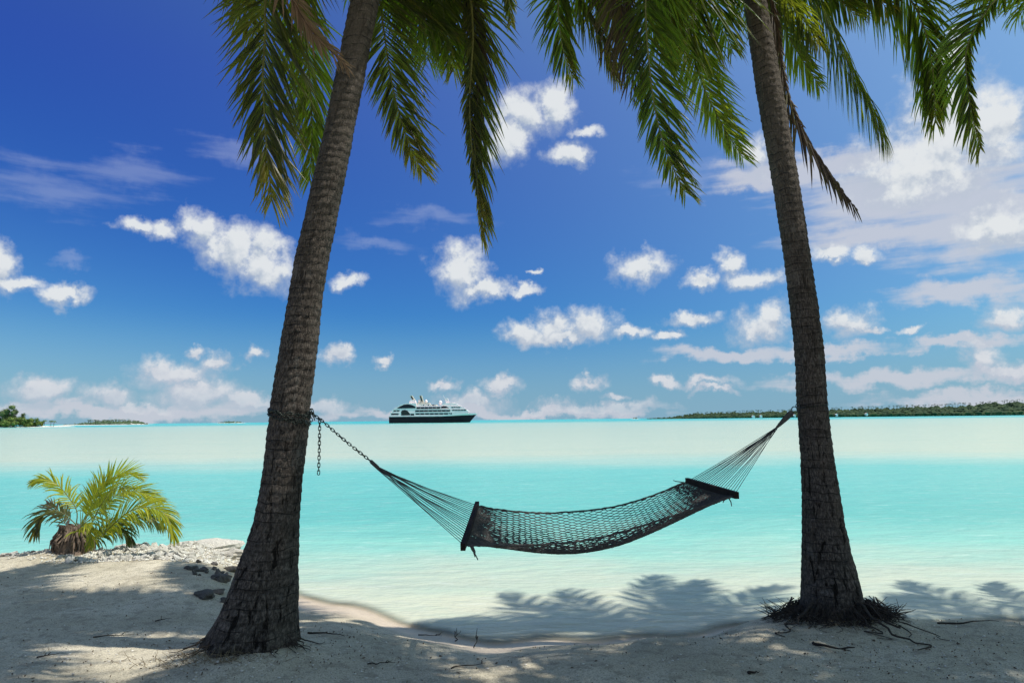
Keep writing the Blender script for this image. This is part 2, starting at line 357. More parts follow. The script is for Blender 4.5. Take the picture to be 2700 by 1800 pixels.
# ------------------------------------------------------------------ palms
def leafmat(name, dark, light, trans, tmix, tip, rough=.45):
    m, t, p = mat(name); a = t.new('ShaderNodeAttribute', attribute_name='tint')
    s_ = t.new('ShaderNodeSeparateColor'); t.l.new(a.outputs['Color'], s_.inputs[0])
    r, gl, b = s_.outputs
    tc = t.new('ShaderNodeTexCoord'); n = t.noise(tc.outputs['Object'], 9, 3, .6)
    f = t.m('ADD', t.m('MULTIPLY', r, .7), t.m('MULTIPLY', n, .3))
    base = t.mix(f, dark, light)
    dryf = t.m('MULTIPLY', t.mapr(gl, .74, 1.0), t.mapr(t.m('ADD', r, t.m('MULTIPLY', n, .4)), .45, .9))
    base = t.mix(t.m('MULTIPLY', t.mapr(r, .80, .84), .55), base, (.13, .13, .02))
    tp = t.mapr(t.m('ADD', b, t.m('MULTIPLY', t.m('SUBTRACT', n, .5), .35)), tip, tip+.22)
    base = t.mix(tp, base, (.20, .17, .018)); base = t.mix(dryf, base, (.16, .10, .05))
    tr = t.mix(f, tuple(x*.7 for x in trans), trans); tr = t.mix(tp, tr, (.55, .45, .03)); tr = t.mix(dryf, tr, (.25, .15, .06))
    t.l.new(base, p.inputs['Base Color']); p.inputs['Roughness'].default_value = rough; p.inputs['Specular IOR Level'].default_value = .42
    tb = t.new('ShaderNodeBsdfTranslucent'); t.l.new(tr, tb.inputs[0])
    mx = t.new('ShaderNodeMixShader'); mx.inputs[0].default_value = tmix
    t.l.new(p.outputs[0], mx.inputs[1]); t.l.new(tb.outputs[0], mx.inputs[2])
    t.l.new(mx.outputs[0], t.n['Material Output'].inputs[0]); return m
LEAF = {'green': leafmat('leaf_green', (.018, .029, .008), (.050, .066, .014), (.40, .48, .02), .46, .88),
        'olive': leafmat('leaf_olive', (.020, .028, .010), (.055, .062, .020), (.40, .38, .03), .40, .80),
        'yellow': leafmat('leaf_yellow_sunlit', (.09, .15, .014), (.20, .25, .022), (.55, .62, .03), .45, .95),  # yellow-green for sunlit and young fronds; the sunlit look is in the colour
        'young': leafmat('leaf_young', (.15, .23, .014), (.50, .48, .03), (.74, .74, .03), .42, .92),
        'dry': leafmat('leaf_dry', (.045, .032, .022), (.11, .080, .052), (.20, .13, .07), .18, 2.0, .7),
        'tan': leafmat('leaf_tan', (.16, .095, .05), (.32, .21, .12), (.40, .25, .12), .25, 2.0, .7)}
M_RACHIS = plain('rachis', (.15, .15, .04), .5, .35, .3, 14); M_RACHIS_DRY = plain('rachis_dry', (.10, .065, .04), .7, .2, .3, 14)
M_RACHIS_PALE = plain('rachis_pale', (.17, .18, .07), .5, .35, .25, 14)

def frond_data(pts, normal, rng, Lmax=.62, wid=.019, gap=.0165, a0=58, a1=24, grav=.35, base_free=.16, n=72, roll=0.0, left=1.0, right=1.0, twist=.35, ragged=.05, fold=.28):
    C = catmull(pts, n); S = [0.0]
    for i in range(n-1): S.append(S[-1] + (C[i+1]-C[i]).length)
    tot = S[-1]; o = C[0].copy(); rach = MB(); leaf = MB()
    thick = max(.007, min(.020, tot*.0048))
    rach.tube([c-o for c in C], [thick*(1-.9*(S[i]/tot)**.8) + .0015 for i in range(n)], 5)
    cnt = int(tot*(1-base_free)/gap); s0 = tot*base_free
    for side in (1, -1):
        k_ = left if side > 0 else right
        if k_ <= 0: continue
        for j in range(cnt):
            if rng.random() < ragged: continue
            u = (j + rng.uniform(.2, .8))/cnt; s_ = s0 + (tot-s0)*u
            i = min(n-2, max(0, int(np.searchsorted(S, s_))-1)); f = (s_-S[i])/max(S[i+1]-S[i], 1e-6)
            b = C[i].lerp(C[i+1], f); tg = (C[min(i+2, n-1)]-C[max(i-1, 0)]).normalized()
            nn = normal(u) if callable(normal) else normal
            nn = (nn - tg*nn.dot(tg)).normalized()
            if roll: nn = Matrix.Rotation(roll, 3, tg) @ nn
            sd = tg.cross(nn)*side
            ang = R(a0 + (a1-a0)*u + rng.gauss(0, 6)); sagk = grav*rng.uniform(.6, 1.5)*(3.2 if rng.random() < .07 else 1)
            prof = (.45 + .55*math.sin(math.pi*min(1, u*1.25+.12)**.8)) if u < .7 else (.45+.55*math.sin(math.pi*min(1, .7*1.25+.12)**.8)) + (u-.7)/.3*.0
            prof = lerp(u, [0, .12, .35, .6, .8, .93, 1], [.55, .85, 1, .95, .74, .5, .3])
            Ln = Lmax*prof*k_*rng.uniform(.86, 1.08)
            d = (tg*math.cos(ang) + sd*math.sin(ang) + nn*rng.gauss(.12, .07)).normalized()
            tw = nn*1.0 + sd*rng.gauss(0, twist)*.6 + tg*rng.gauss(0, twist)*.4
            wv = wid*rng.uniform(.8, 1.15)*(.62 if u > .93 else 1)
            pcur = b - o; vs = []; cs = []; rr = rng.random(); dd = d.copy()
            for q, wf in enumerate((.45, 1.0, .86, .55)):
                cr = dd.cross(tw).normalized(); up = cr.cross(dd).normalized()
                ww = wv*wf*.5
                vs += [pcur - cr*ww - up*ww*fold, pcur + up*ww*fold, pcur + cr*ww - up*ww*fold]
                cs += [(rr, q*.25, u, 1)]*3
                dd = (dd + Vector((0, 0, -1))*sagk*(.16+.16*q) + Vector((rng.gauss(0, .03), rng.gauss(0, .03), 0))).normalized()
                pcur = pcur + dd*Ln*.25
            vs.append(pcur); cs.append((rr, 1, u, 1))
            fs = []
            for q in range(3):
                a_ = q*3; fs += [(a_, a_+1, a_+4, a_+3), (a_+1, a_+2, a_+5, a_+4)]
            fs += [(9, 10, 12), (10, 11, 12)]
            leaf.add([tuple(v) for v in vs], fs, cs)
    return o, rach, leaf
def add_frond(root, pts, normal, rng, kind, **kw):
    o, ra, le = frond_data(pts, normal, rng, **kw)
    f = le.build('frond', LEAF[kind], root, loc=local(root, o))
    rm = M_RACHIS_DRY if kind in ('dry', 'tan') else (M_RACHIS_PALE if kw.get('roll', 0) == 0 and kind == 'green' else M_RACHIS)
    ra.build('rachis', rm, f); return f
def view_n(p): return (CAM - p).normalized()

# bark
def barkmat(name, lo, hi, ringscale):
    m, t, p = mat(name); uv = t.new('ShaderNodeUVMap'); uv.uv_map = 'bark'
    def st(a, b): return t.v('MULTIPLY', uv.outputs[0], (a, b, 1))
    fis = t.noise(st(26, 5.5), 1.0, 5, .65, .6); fin = t.noise(st(70, 22), 1.0, 4, .7); big = t.noise(st(3, 1.1), 1.0, 4, .6)
    sp_ = t.new('ShaderNodeSeparateXYZ'); t.l.new(uv.outputs[0], sp_.inputs[0])
    jit = t.m('MULTIPLY', t.m('SUBTRACT', t.noise(st(4.0, 3.0), 1.0, 3, .6), .5), .085)
    rg = t.m('FRACT', t.m('MULTIPLY', t.m('ADD', sp_.outputs[1], jit), ringscale))
    ring = t.m('MULTIPLY', t.mapr(rg, .0, .16, 1, 0), t.mapr(t.noise(st(6, 9), 1.0, 3, .6), .38, .6))
    hgt = t.mapr(sp_.outputs[1], .9, 2.2)
    c = t.mix(t.mapr(big, .3, .7), lo, hi); c = t.mix(t.m('MULTIPLY', t.mapr(fin, .40, .68), .75), c, tuple(x*2.1 for x in hi))
    fin2 = t.noise(st(150, 40), 1.0, 4, .75); c = t.mix(t.m('MULTIPLY', t.mapr(fin2, .56, .40), .6), c, (.016, .013, .011))
    cell = t.new('ShaderNodeTexVoronoi'); t.l.new(st(22, 13), cell.inputs['Vector']); cell.inputs['Scale'].default_value = 1.0
    pit = t.m('MULTIPLY', t.mapr(cell.outputs['Distance'], .22, .10), t.mapr(t.noise(st(5, 3), 1.0, 3, .6), .42, .58))
    crack = t.m('MAXIMUM', t.mapr(fis, .44, .36), pit)
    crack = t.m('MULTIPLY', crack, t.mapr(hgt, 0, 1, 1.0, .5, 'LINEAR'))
    c = t.mix(crack, c, (.012, .010, .008))
    gro = t.m('MULTIPLY', t.mapr(rg, .84, .97), t.mapr(t.noise(st(5, 7), 1.0, 3, .6), .40, .58))
    c = t.mix(t.m('MULTIPLY', gro, .8), c, (.016, .013, .011))
    band = t.noise(st(2.5, 15), 1.0, 3, .6); c = t.mix(t.m('MULTIPLY', t.mapr(band, .46, .64), .45), c, (.030, .025, .020))
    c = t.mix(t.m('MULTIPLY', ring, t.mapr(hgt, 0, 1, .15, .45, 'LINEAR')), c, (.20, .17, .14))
    lich = t.m('MAXIMUM', t.mapr(t.noise(st(13, 9), 1.0, 5, .75), .62, .70), t.mapr(t.noise(st(4, 2.2), 1.0, 6, .75), .57, .66))
    c = t.mix(t.m('MULTIPLY', lich, .42), c, (.24, .22, .19))
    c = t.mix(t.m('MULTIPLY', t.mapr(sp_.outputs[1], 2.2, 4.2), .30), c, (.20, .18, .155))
    t.l.new(c, p.inputs['Base Color']); p.inputs['Roughness'].default_value = .95; p.inputs['Specular IOR Level'].default_value = .1
    h = t.m('ADD', t.m('MULTIPLY', crack, -1.0), t.m('ADD', t.m('MULTIPLY', fin, .9), t.m('ADD', t.m('MULTIPLY', fin2, .5), t.m('MULTIPLY', gro, -.8))))
    t.l.new(t.bump(h, 1.0, .016), p.inputs['Normal']); return m
M_BARK = barkmat('palm_bark', (.052, .043, .035), (.118, .098, .080), 15.5)

def trunk(root, edges, Yb, apex, seed, flare=0.0, nseg=56, step=.012):
    """edges: (photo y, left x, right x) rows; the trunk is lofted through the circles these give at depth Yb(y)"""
    cen, rad = [], []
    for py, l, r in edges:
        Y = Yb(py); a = at(l, py, Y); b = at(r, py, Y); c = (a+b)/2
        cen.append(c); rad.append((b-a).length/2*.89)
    cen.append(apex); rad.append(rad[-1]*.86)
    fine = catmull(cen, 60); d = [0.0]
    for i in range(59): d.append(d[-1]+(fine[i+1]-fine[i]).length)
    knots = [0.0]
    for i in range(len(cen)-1): knots.append(knots[-1]+(cen[i+1]-cen[i]).length)
    tot = d[-1]; nr = int(tot/step); P_ = []; U_ = []
    rng = random.Random(seed); ph = [rng.uniform(0, 6) for _ in range(8)]
    for i in range(nr+1):
        s_ = tot*i/nr; k = min(58, max(0, int(np.searchsorted(d, s_))-1)); f = (s_-d[k])/max(d[k+1]-d[k], 1e-6)
        c = fine[k].lerp(fine[k+1], min(1, f)); tg = (fine[k+1]-fine[k]).normalized()
        r0 = lerp(s_/tot*knots[-1], knots, rad)
        a = Vector((1, 0, 0)); b = Vector((0, 1, 0))
        ringw = lerp(s_, [0, .8, 1.8], [.35, .7, 1.0])
        for j in range(nseg):
            th = 2*math.pi*j/nseg; ct, sn = math.cos(th), math.sin(th)
            rr = min(r0, .30 + .15*max(0, -ct)) if flare else r0
            rr = r0*abs(ct) + rr*(1-abs(ct))
            nz = noise.noise((ct*1.6+ph[0], sn*1.6, s_*1.5+ph[1])); nz2 = noise.noise((ct*5+ph[2], sn*5, s_*9)); nz3 = noise.noise((ct*3, sn*3+ph[3], s_*3))
            saw = (s_*15.5 + .55*nz3 + .03*math.sin(th*2+ph[4])) % 1.0
            rr += r0*.045*nz + .0055*nz2 + ringw*.0065*((1-saw)**1.5-.4)
            low = max(0, 1-s_/.42)
            if flare: rr += low**1.5*.05*math.sin(th*7+ph[5]+2*nz) + low**2*.05*noise.noise((ct*4, sn*4+3, s_*4+ph[6]))
            P_.append(c + (a*ct + b*sn)*rr); U_.append((th/(2*math.pi), s_))
    me = bpy.data.meshes.new('trunk')
    fs = [(i*nseg+j, i*nseg+(j+1) % nseg, (i+1)*nseg+(j+1) % nseg, (i+1)*nseg+j) for i in range(nr) for j in range(nseg)]
    fs.append(tuple(range(nr*nseg, (nr+1)*nseg)))
    me.from_pydata([tuple(v-root.location) for v in P_], [], fs); me.update()
    uvl = me.uv_layers.new(name='bark'); li = np.zeros(len(me.loops), dtype=np.int32); me.loops.foreach_get('vertex_index', li)
    U = np.array(U_)[li]; per = U.copy()
    per = per.reshape(-1, 2)
    for pl in me.polygons[:-1]:
        us = [per[k][0] for k in pl.loop_indices]
        if max(us)-min(us) > .5:
            for k in pl.loop_indices:
                if per[k][0] < .5: per[k][0] += 1.0
    uvl.data.foreach_set('uv', per.astype(np.float32).ravel())
    me.polygons.foreach_set('use_smooth', [True]*len(me.polygons))
    return link('trunk', me, M_BARK, root), fine

D2 = 2700/2352.0
LROWS = [(1530,436,704),(1500,446,699),(1470,463,695),(1440,481,692),(1400,502,690),(1340,527,689),(1300,541,688),(1200,577,691),(1100,597,698),(1000,610,711),(900,622,720),(800,640,733),(700,657,743),(600,674,758),(500,697,777),(400,718,797),(300,742,815),(200,762,836),(100,783,855),(0,803,876)]
LROWS = [(y*D2, a*D2, b*D2) for y, a, b in LROWS]
RROWS = [(1665,2085,2305),(1630,2100,2296),(1589,2106,2284),(1512,2110,2264),(1461,2111,2248),(1359,2113,2225),(1206,2108,2201),(1053,2099,2182),(918,2091,2173),(689,2066,2141),(459,2031,2105),(230,1991,2063),(0,1958,2022)]
APL = at(1062, -470, 5.3); APR = at(1912, -480, 5.68)
palmL = empty('coconut_palm', (TREE_L[0], TREE_L[1], hz(*TREE_L)), 'tall coconut palm with flared base and chain round its trunk, leaning towards the hammock', 'palm tree', 'coconut palms holding the hammock')
palmR = empty('coconut_palm', (TREE_R[0], TREE_R[1], hz(*TREE_R)), 'tall coconut palm with matted roots at its foot and wire round its trunk', 'palm tree', 'coconut palms holding the hammock')
_, axL = trunk(palmL, LROWS, lambda y: 5.05, APL, 1, flare=1)
_, axR = trunk(palmR, RROWS, lambda y: 5.65, APR, 2)

CUSTOM = []
def custom(root, apex, pix, kind, rng, Y0, Y1=None, roll=0.0, lift=.35, **kw):
    """a frond whose hanging part runs through the given photo positions; it springs from the crown"""
    Y1 = Y0 if Y1 is None else Y1; n = len(pix)
    vis = [at(x, y, Y0 + (Y1-Y0)*i/max(1, n-1)) for i, (x, y) in enumerate(pix)]
    v0 = vis[0]; mid = apex.lerp(v0, .5); out = Vector((v0.x-apex.x, v0.y-apex.y, 0))
    mid += Vector((0, 0, lift)) + out*.22
    return add_frond(root, [apex, mid]+vis, view_n(v0), rng, kind, roll=roll, **dict(kw, Lmax=kw['Lmax']*1.4, a0=kw['a0']*.86))
rg_ = random.Random(11)
for pl_, ap_, lst in ((palmL, APL, [([(650,-150),(640,-60),(655,30),(668,110)],'olive',5.2),([(1150,-120),(1165,0),(1178,90),(1190,165)],'green',5.5),([(1205,-140),(1218,-20),(1205,80),(1196,190)],'olive',5.7),([(940,-150),(985,-70),(1040,-10),(1090,45)],'green',5.7)]),
                      (palmR, APR, [([(1900,-150),(1888,-50),(1902,50),(1932,130)],'green',5.9),([(1620,-140),(1598,-50),(1618,40),(1652,110)],'olive',5.3),([(2060,-140),(2115,-70),(2190,-20),(2255,40)],'green',6.0),([(2140,-160),(2215,-95),(2290,-40),(2345,35)],'olive',6.1),([(1790,-160),(1760,-70),(1765,20),(1780,100)],'green',5.3)])):
    for pix_, kd_, y_ in lst: CUSTOM.append((pl_, ap_, pix_, kd_, y_))
# left palm, the fronds seen
custom(palmL, APL, [(712,-60),(700,82),(693,200),(697,300),(703,400),(711,470),(716,530)], 'olive', rg_, 4.55, 4.45, Lmax=.56, a0=62, a1=22, grav=.25, left=.72, right=1.0, lift=.5)
custom(palmL, APL, [(770,-90),(800,60),(815,190),(822,300),(822,400),(815,478)], 'yellow', rg_, 5.3, 5.5, Lmax=.40, a0=50, a1=22, grav=.25, lift=.6)
custom(palmL, APL, [(740,-100),(765,-20),(800,50),(845,110),(900,160),(915,178)], 'tan', rg_, 4.4, 4.35, Lmax=.26, a0=40, a1=15, grav=.2, ragged=.3, lift=.5)
custom(palmL, APL, [(740,-150),(690,-110),(660,-50),(650,5)], 'olive', rg_, 4.9, 5.0, Lmax=.40, a0=55, a1=25, grav=.4, lift=.5, roll=.5)
custom(palmL, APL, [(985,-120),(1000,-10),(1013,90),(1028,190),(1045,270),(1065,340),(1088,400),(1112,452)], 'olive', rg_, 5.40, 5.30, Lmax=.50, a0=66, a1=24, grav=.22, left=.62, right=.95, lift=.4)
custom(palmL, APL, [(1180,-110),(1235,-20),(1247,80),(1243,180),(1238,270),(1243,380),(1256,480),(1266,560),(1271,622)], 'olive', rg_, 5.50, 5.35, Lmax=.52, a0=60, a1=14, grav=.35, left=.25, right=.95, lift=.55, roll=.15, ragged=.12)
custom(palmL, APL, [(1150,-130),(1225,-30),(1262,90),(1262,210),(1255,310),(1262,420)], 'dry', rg_, 5.60, 5.45, Lmax=.38, a0=30, a1=14, grav=.35, lift=.5, roll=.6, ragged=.25)
custom(palmL, APL, [(1090,-140),(1110,-40),(1125,40),(1130,110),(1128,160)], 'yellow', rg_, 5.6, 5.8, Lmax=.50, a0=60, a1=30, grav=.3, lift=.6)
custom(palmL, APL, [(1060,-120),(1075,-40),(1100,30),(1140,75),(1180,95)], 'green', rg_, 5.4, 5.5, Lmax=.5, a0=65, a1=35, grav=.5, lift=.4)
custom(palmL, APL, [(1230,-160),(1300,-90),(1335,-30),(1345,30),(1348,62)], 'green', rg_, 5.0, 5.1, Lmax=.20, a0=50, a1=22, grav=.4, lift=.6)
# right palm
custom(palmR, APR, [(1560,-120),(1495,-70),(1472,10),(1478,90),(1490,150),(1512,208)], 'green', rg_, 5.2, 5.2, Lmax=.40, a0=55, a1=25, grav=.35, lift=.6)
custom(palmR, APR, [(1560,-100),(1520,-20),(1560,60),(1600,130),(1627,212)], 'olive', rg_, 5.4, 5.4, Lmax=.34, a0=45, a1=20, grav=.5, lift=.6, roll=.5)
custom(palmR, APR, [(1700,-130),(1650,-60),(1638,30),(1648,110),(1668,175),(1695,255)], 'dry', rg_, 5.1, 5.0, Lmax=.42, a0=42, a1=20, grav=.3, lift=.5, ragged=.22)
custom(palmR, APR, [(1740,-110),(1705,-20),(1705,90),(1713,180),(1722,260),(1740,345),(1763,415),(1788,470),(1806,505)], 'green', rg_, 4.95, 4.75, Lmax=.50, a0=66, a1=24, grav=.22, left=.62, right=1.0, lift=.5)
custom(palmR, APR, [(1800,-120),(1795,-20),(1812,90),(1838,180),(1866,255),(1900,320),(1932,375),(1958,415)], 'yellow', rg_, 5.8, 5.9, Lmax=.46, a0=60, a1=24, grav=.2, left=.7, right=.95, lift=.5)
custom(palmR, APR, [(1840,-150),(1850,-60),(1835,20),(1815,90),(1800,160)], 'green', rg_, 5.5, 5.6, Lmax=.66, a0=68, a1=35, grav=.25, lift=.5, left=.6, right=1.0)
custom(palmR, APR, [(1700,-150),(1650,-90),(1600,-50),(1570,10),(1580,60)], 'olive', rg_, 5.6, 5.7, Lmax=.44, a0=60, a1=30, grav=.5, lift=.5)
custom(palmR, APR, [(1760,-150),(1730,-80),(1735,0),(1760,80),(1795,140)], 'olive', rg_, 5.7, 5.8, Lmax=.5, a0=58, a1=30, grav=.3, lift=.5)
custom(palmR, APR, [(1990,-80),(2032,20),(2075,90),(2110,150),(2140,195),(2160,228)], 'yellow', rg_, 6.0, 6.3, Lmax=.40, a0=58, a1=26, grav=.3, lift=.35, left=.9, right=.7)
custom(palmR, APR, [(2018,-70),(2048,60),(2062,180),(2088,280),(2135,380),(2185,455),(2225,510),(2258,552)], 'dry', rg_, 5.75, 5.5, Lmax=.36, a0=26, a1=10, grav=.25, lift=.25, left=1.0, right=.25, ragged=.1, gap=.024)
custom(palmR, APR, [(2080,-110),(2145,-20),(2190,60),(2232,150),(2278,240),(2316,315),(2340,375)], 'green', rg_, 6.15, 6.25, Lmax=.56, a0=58, a1=28, grav=.9, lift=.45, roll=1.25)
custom(palmR, APR, [(2010,-110),(2060,-20),(2100,30),(2130,70),(2160,120)], 'green', rg_, 5.8, 5.9, Lmax=.40, a0=60, a1=30, grav=.6, lift=.4, roll=.6)
custom(palmR, APR, [(2110,-190),(2230,-120),(2330,-65),(2400,0),(2438,80),(2457,170),(2463,250),(2467,325)], 'green', rg_, 6.15, 6.0, Lmax=.56, a0=56, a1=22, grav=.75, lift=.5, left=1.0, right=.8)

for pl_, ap_, pix_, kd_, y_ in CUSTOM: custom(pl_, ap_, pix_, kd_, rg_, y_, y_+.1, Lmax=.42, a0=60, a1=28, grav=.45, lift=.5, ragged=.1)
# crowns above the frame: fronds all round, none of them dipping into the open sky of the view
def hits_view(pts):
    for q in pts:
        pr = proj(q)
        if pr and -60 < pr[0] < 2760 and pr[1] > -25: return True
    return False
def arc(apex, azim, elev, length, droop, n=7):
    h = Vector((math.sin(azim), math.cos(azim), 0)); d = (h*math.cos(elev)+Vector((0, 0, 1))*math.sin(elev)); p_ = apex.copy(); out = [p_.copy()]
    for i in range(n):
        p_ = p_ + d*(length/n); out.append(p_.copy()); d = (d + Vector((0, 0, -1))*droop*(.5+i/n)).normalized()
    return out
# the sun reaches the upper trunks through gaps in the crowns
SUNLIT = [at(x_, y_, Y_) + Vector((0, -.12, 0)) for x_, y_, Y_ in ((965,40,5.05),(945,130,5.05),(925,210,5.05),(905,300,5.05),(890,390,5.05),(815,1030,5.05),(2010,20,5.65),(2020,90,5.65),(2040,170,5.65),(2070,300,5.65),(2088,370,5.65),(2100,440,5.65),(1290,1395,4.9))]
for x_, y_ in ((800,1560),(900,1590),(1000,1550),(1100,1600),(1220,1570),(850,1510),(1000,1500),(1150,1520),(50,1485),(150,1495),(400,1485),(300,1480),(550,1490),(2350,1640),(2500,1650)):
    d0 = ray(x_, y_); SUNLIT.append(CAM + d0*((CAM.z+.15)/-d0.z))
def blocks_sun(pts):
    for q in pts:
        for c_ in SUNLIT:
            d_ = q-c_; k_ = d_.dot(SUN)
            if k_ > 0 and (d_-SUN*k_).length < .30: return True
    return False
def fill_crown(root, apex, rng, count, open_sun=False):
    k = 0; tries = 0
    while k < count and tries < count*30:
        tries += 1; azim = rng.uniform(0, 2*math.pi); e = rng.choice([1.1, .8, .5, .25, 0, -.3])+rng.uniform(-.12, .12)
        if open_sun and abs(azim-math.pi/2) < .75 and e < .95: continue
        pts = arc(apex, azim, e, rng.uniform(3.0, 3.7), rng.uniform(.26, .36))
        low = [q + Vector((sx_, 0, -.45)) for q in pts for sx_ in (-.35, .35)]
        if hits_view(pts + low) or blocks_sun(pts + [(a_+b_)/2 for a_, b_ in zip(pts, pts[1:])]): continue
        add_frond(root, pts, Vector((0, 0, 1)), rng, 'green' if rng.random() < .75 else 'olive', Lmax=.72, a0=62, a1=28, grav=.7, gap=.045, wid=.05, n=36)
        k += 1
rf = random.Random(5)
fill_crown(palmL, APL, rf, 32, True); fill_crown(palmR, APR, rf, 32, True)

def bunch(root, apex, rng):
    for i in range(5):
        a = i*1.26+rng.random(); c = apex + Vector((math.cos(a)*.24, math.sin(a)*.24, -.22-.08*rng.random()))
        bm = bmesh.new(); bmesh.ops.create_icosphere(bm, subdivisions=2, radius=.115)
        for v in bm.verts: v.co.z *= 1.25; v.co *= 1+.05*noise.noise(v.co*9)
        me = bpy.data.meshes.new('coconut'); bm.to_mesh(me); bm.free()
        link('coconut', me, M_NUT, root, local(root, c))
M_NUT = plain('coconut_husk', (.12, .14, .03), .5, .3, .3, 8)
bunch(palmL, APL, rf); bunch(palmR, APR, rf)

# neighbours standing just outside the frame on the sunny side: their fronds reach into the picture and shade the sand
def side_palm(x, y, height, lean, seed, count, customs, label):
    z0 = hz(x, y); apex = Vector((x+lean[0], y+lean[1], z0+height)); rng = random.Random(seed)
    root = empty('coconut_palm', (x, y, z0), label, 'palm tree', 'neighbouring coconut palms')
    tb = MB(); pts = catmull([Vector((0, 0, -.15)), Vector((lean[0]*.2, lean[1]*.2, height*.35)), Vector((lean[0]*.6, lean[1]*.6, height*.7)), apex-root.location], 90)
    tb.tube(pts, [lerp(i/89, [0, .06, .2, 1], [.30, .2, .15, .10])+.006*((i*1.0) % 2) for i in range(90)], 18)
    me = tb.mesh('trunk', True); uvl = me.uv_layers.new(name='bark')
    for pl in me.polygons:
        for li_, vi in zip(pl.loop_indices, pl.vertices): uvl.data[li_].uv = ((vi % 18)/18, vi//18/90*height)
    link('trunk', me, M_BARK, root)
    for pix, kind, Y0, Y1, kw in customs: custom(root, apex, pix, kind, rng, Y0, Y1, **kw)
    fill_crown(root, apex, rng, count); bunch(root, apex, rng); return root
side_palm(6.1, 4.6, 7.2, (-.6, .2), 21, 24, [
    ([(2760,-150),(2690,-60),(2618,8),(2570,78),(2550,125),(2546,170),(2554,245),(2569,326),(2586,392)], 'green', 5.2, 5.0, dict(Lmax=.46, a0=56, a1=20, grav=.3, left=.95, right=.35, lift=.4)),
    ([(2900,-170),(2850,-90),(2770,-45),(2715,0),(2690,40)], 'yellow', 5.8, 5.9, dict(Lmax=.55, a0=60, a1=30, grav=.6, lift=.4)),
    ([(2860,-160),(2790,-90),(2700,-60),(2620,-30),(2570,10)], 'yellow', 5.6, 5.7, dict(Lmax=.42, a0=58, a1=30, grav=.5, lift=.4))],
    'coconut palm reaching in from beyond the picture, only frond tips seen in the top corner')
side_palm(9.3, 4.9, 7.4, (-.3, -.3), 22, 20, [], 'coconut palm standing outside the picture beyond the reaching fronds')
side_palm(5.4, 1.0, 7.2, (.2, 2.2), 23, 30, [], 'coconut palm standing outside the picture beside the photographer')
side_palm(1.0, -1.0, 7.8, (-.6, 4.4), 24, 34, [], 'coconut palm leaning over the photographer from behind')
side_palm(-2.6, -1.2, 7.5, (.6, 4.4), 25, 32, [], 'coconut palm leaning over from behind on the shaded side')
#MORE
# ------------------------------------------------------------------ roots, fibres
M_ROOT = plain('dark_roots', (.062, .050, .040), .9, .1, .45, 30)
M_FIBRE = plain('dry_fibre', (.20, .155, .095), .9, .1, .4, 40)
def ground_root(mb, rng, cx, cy, a, r0, r1, zup, rad, wig=.06, n=9):
    pts = []
    for i in range(n):
        f = i/(n-1); r = r0+(r1-r0)*f; x = cx+math.cos(a)*r+rng.gauss(0, wig)*f*.5; y = cy+math.sin(a)*r*.8+rng.gauss(0, wig)*f*.5
        pts.append(Vector((x, y, hz(x, y)+zup*(1-f)**1.6+.006+abs(rng.gauss(0, .012))*(1-f))))
    mb.tube(catmull(pts, n*2), [rad*(1-.75*i/(2*n-1)) for i in range(2*n)], 5)
rr = random.Random(3); mb = MB(); lx, ly, lz = palmR.location
for i in range(300):
    a = rr.uniform(0, 6.283); ground_root(mb, rr, TREE_R[0], TREE_R[1], a, rr.uniform(.26, .34), rr.uniform(.36, .58), rr.uniform(.02, .10), rr.uniform(.002, .006))
for i in range(5):
    ground_root(mb, rr, TREE_R[0], TREE_R[1], rr.uniform(3.0, 6.4), .3, rr.uniform(.7, 1.1), .10, rr.uniform(.007, .013), .09, 12)
for i in range(320):
    a = rr.uniform(0, 6.283); r = rr.uniform(.28, .50); x = TREE_R[0]+math.cos(a)*r; y = TREE_R[1]+math.sin(a)*r*.75; z = hz(x, y)+.01
    d = Vector((math.cos(a)*.6+rr.gauss(0, .5), math.sin(a)*.5+rr.gauss(0, .5), rr.uniform(.3, 1.1))); L_ = rr.uniform(.05, .13)
    mb.tube([Vector((x, y, z)), Vector((x, y, z))+d*L_*.5, Vector((x, y, z))+d*L_+Vector((rr.gauss(0, .03), rr.gauss(0, .03), -.01))], [.0035, .0028, .0012], 4)
mb.v = [(v[0]-lx, v[1]-ly, v[2]-lz) for v in mb.v]
tag(mb.build('roots', M_ROOT, palmR), kind='stuff')
mb = MB(); lx, ly, lz = palmL.location
for i in range(26):
    a = rr.uniform(2.6, 6.6); ground_root(mb, rr, TREE_L[0]+.02, TREE_L[1], a, rr.uniform(.26, .34), rr.uniform(.36, .52), rr.uniform(.01, .06), rr.uniform(.003, .007))
mb.v = [(v[0]-lx, v[1]-ly, v[2]-lz) for v in mb.v]
tag(mb.build('roots', M_ROOT, palmL), kind='stuff')
mb = MB()
for i in range(150):
    x = TREE_L[0]+rr.gauss(-.16, .22); y = TREE_L[1]-rr.uniform(.24, .46); z = hz(x, y)
    d = Vector((rr.gauss(0, .8), rr.gauss(-.2, .5), rr.uniform(.05, .7))).normalized()*rr.uniform(.03, .10)
    mb.tube([Vector((x, y, z)), Vector((x, y, z+.008))+d], [.0022, .001], 3)
mb.v = [(v[0]-lx, v[1]-ly, v[2]-lz) for v in mb.v]
tag(mb.build('fibres', M_FIBRE, palmL), kind='stuff')

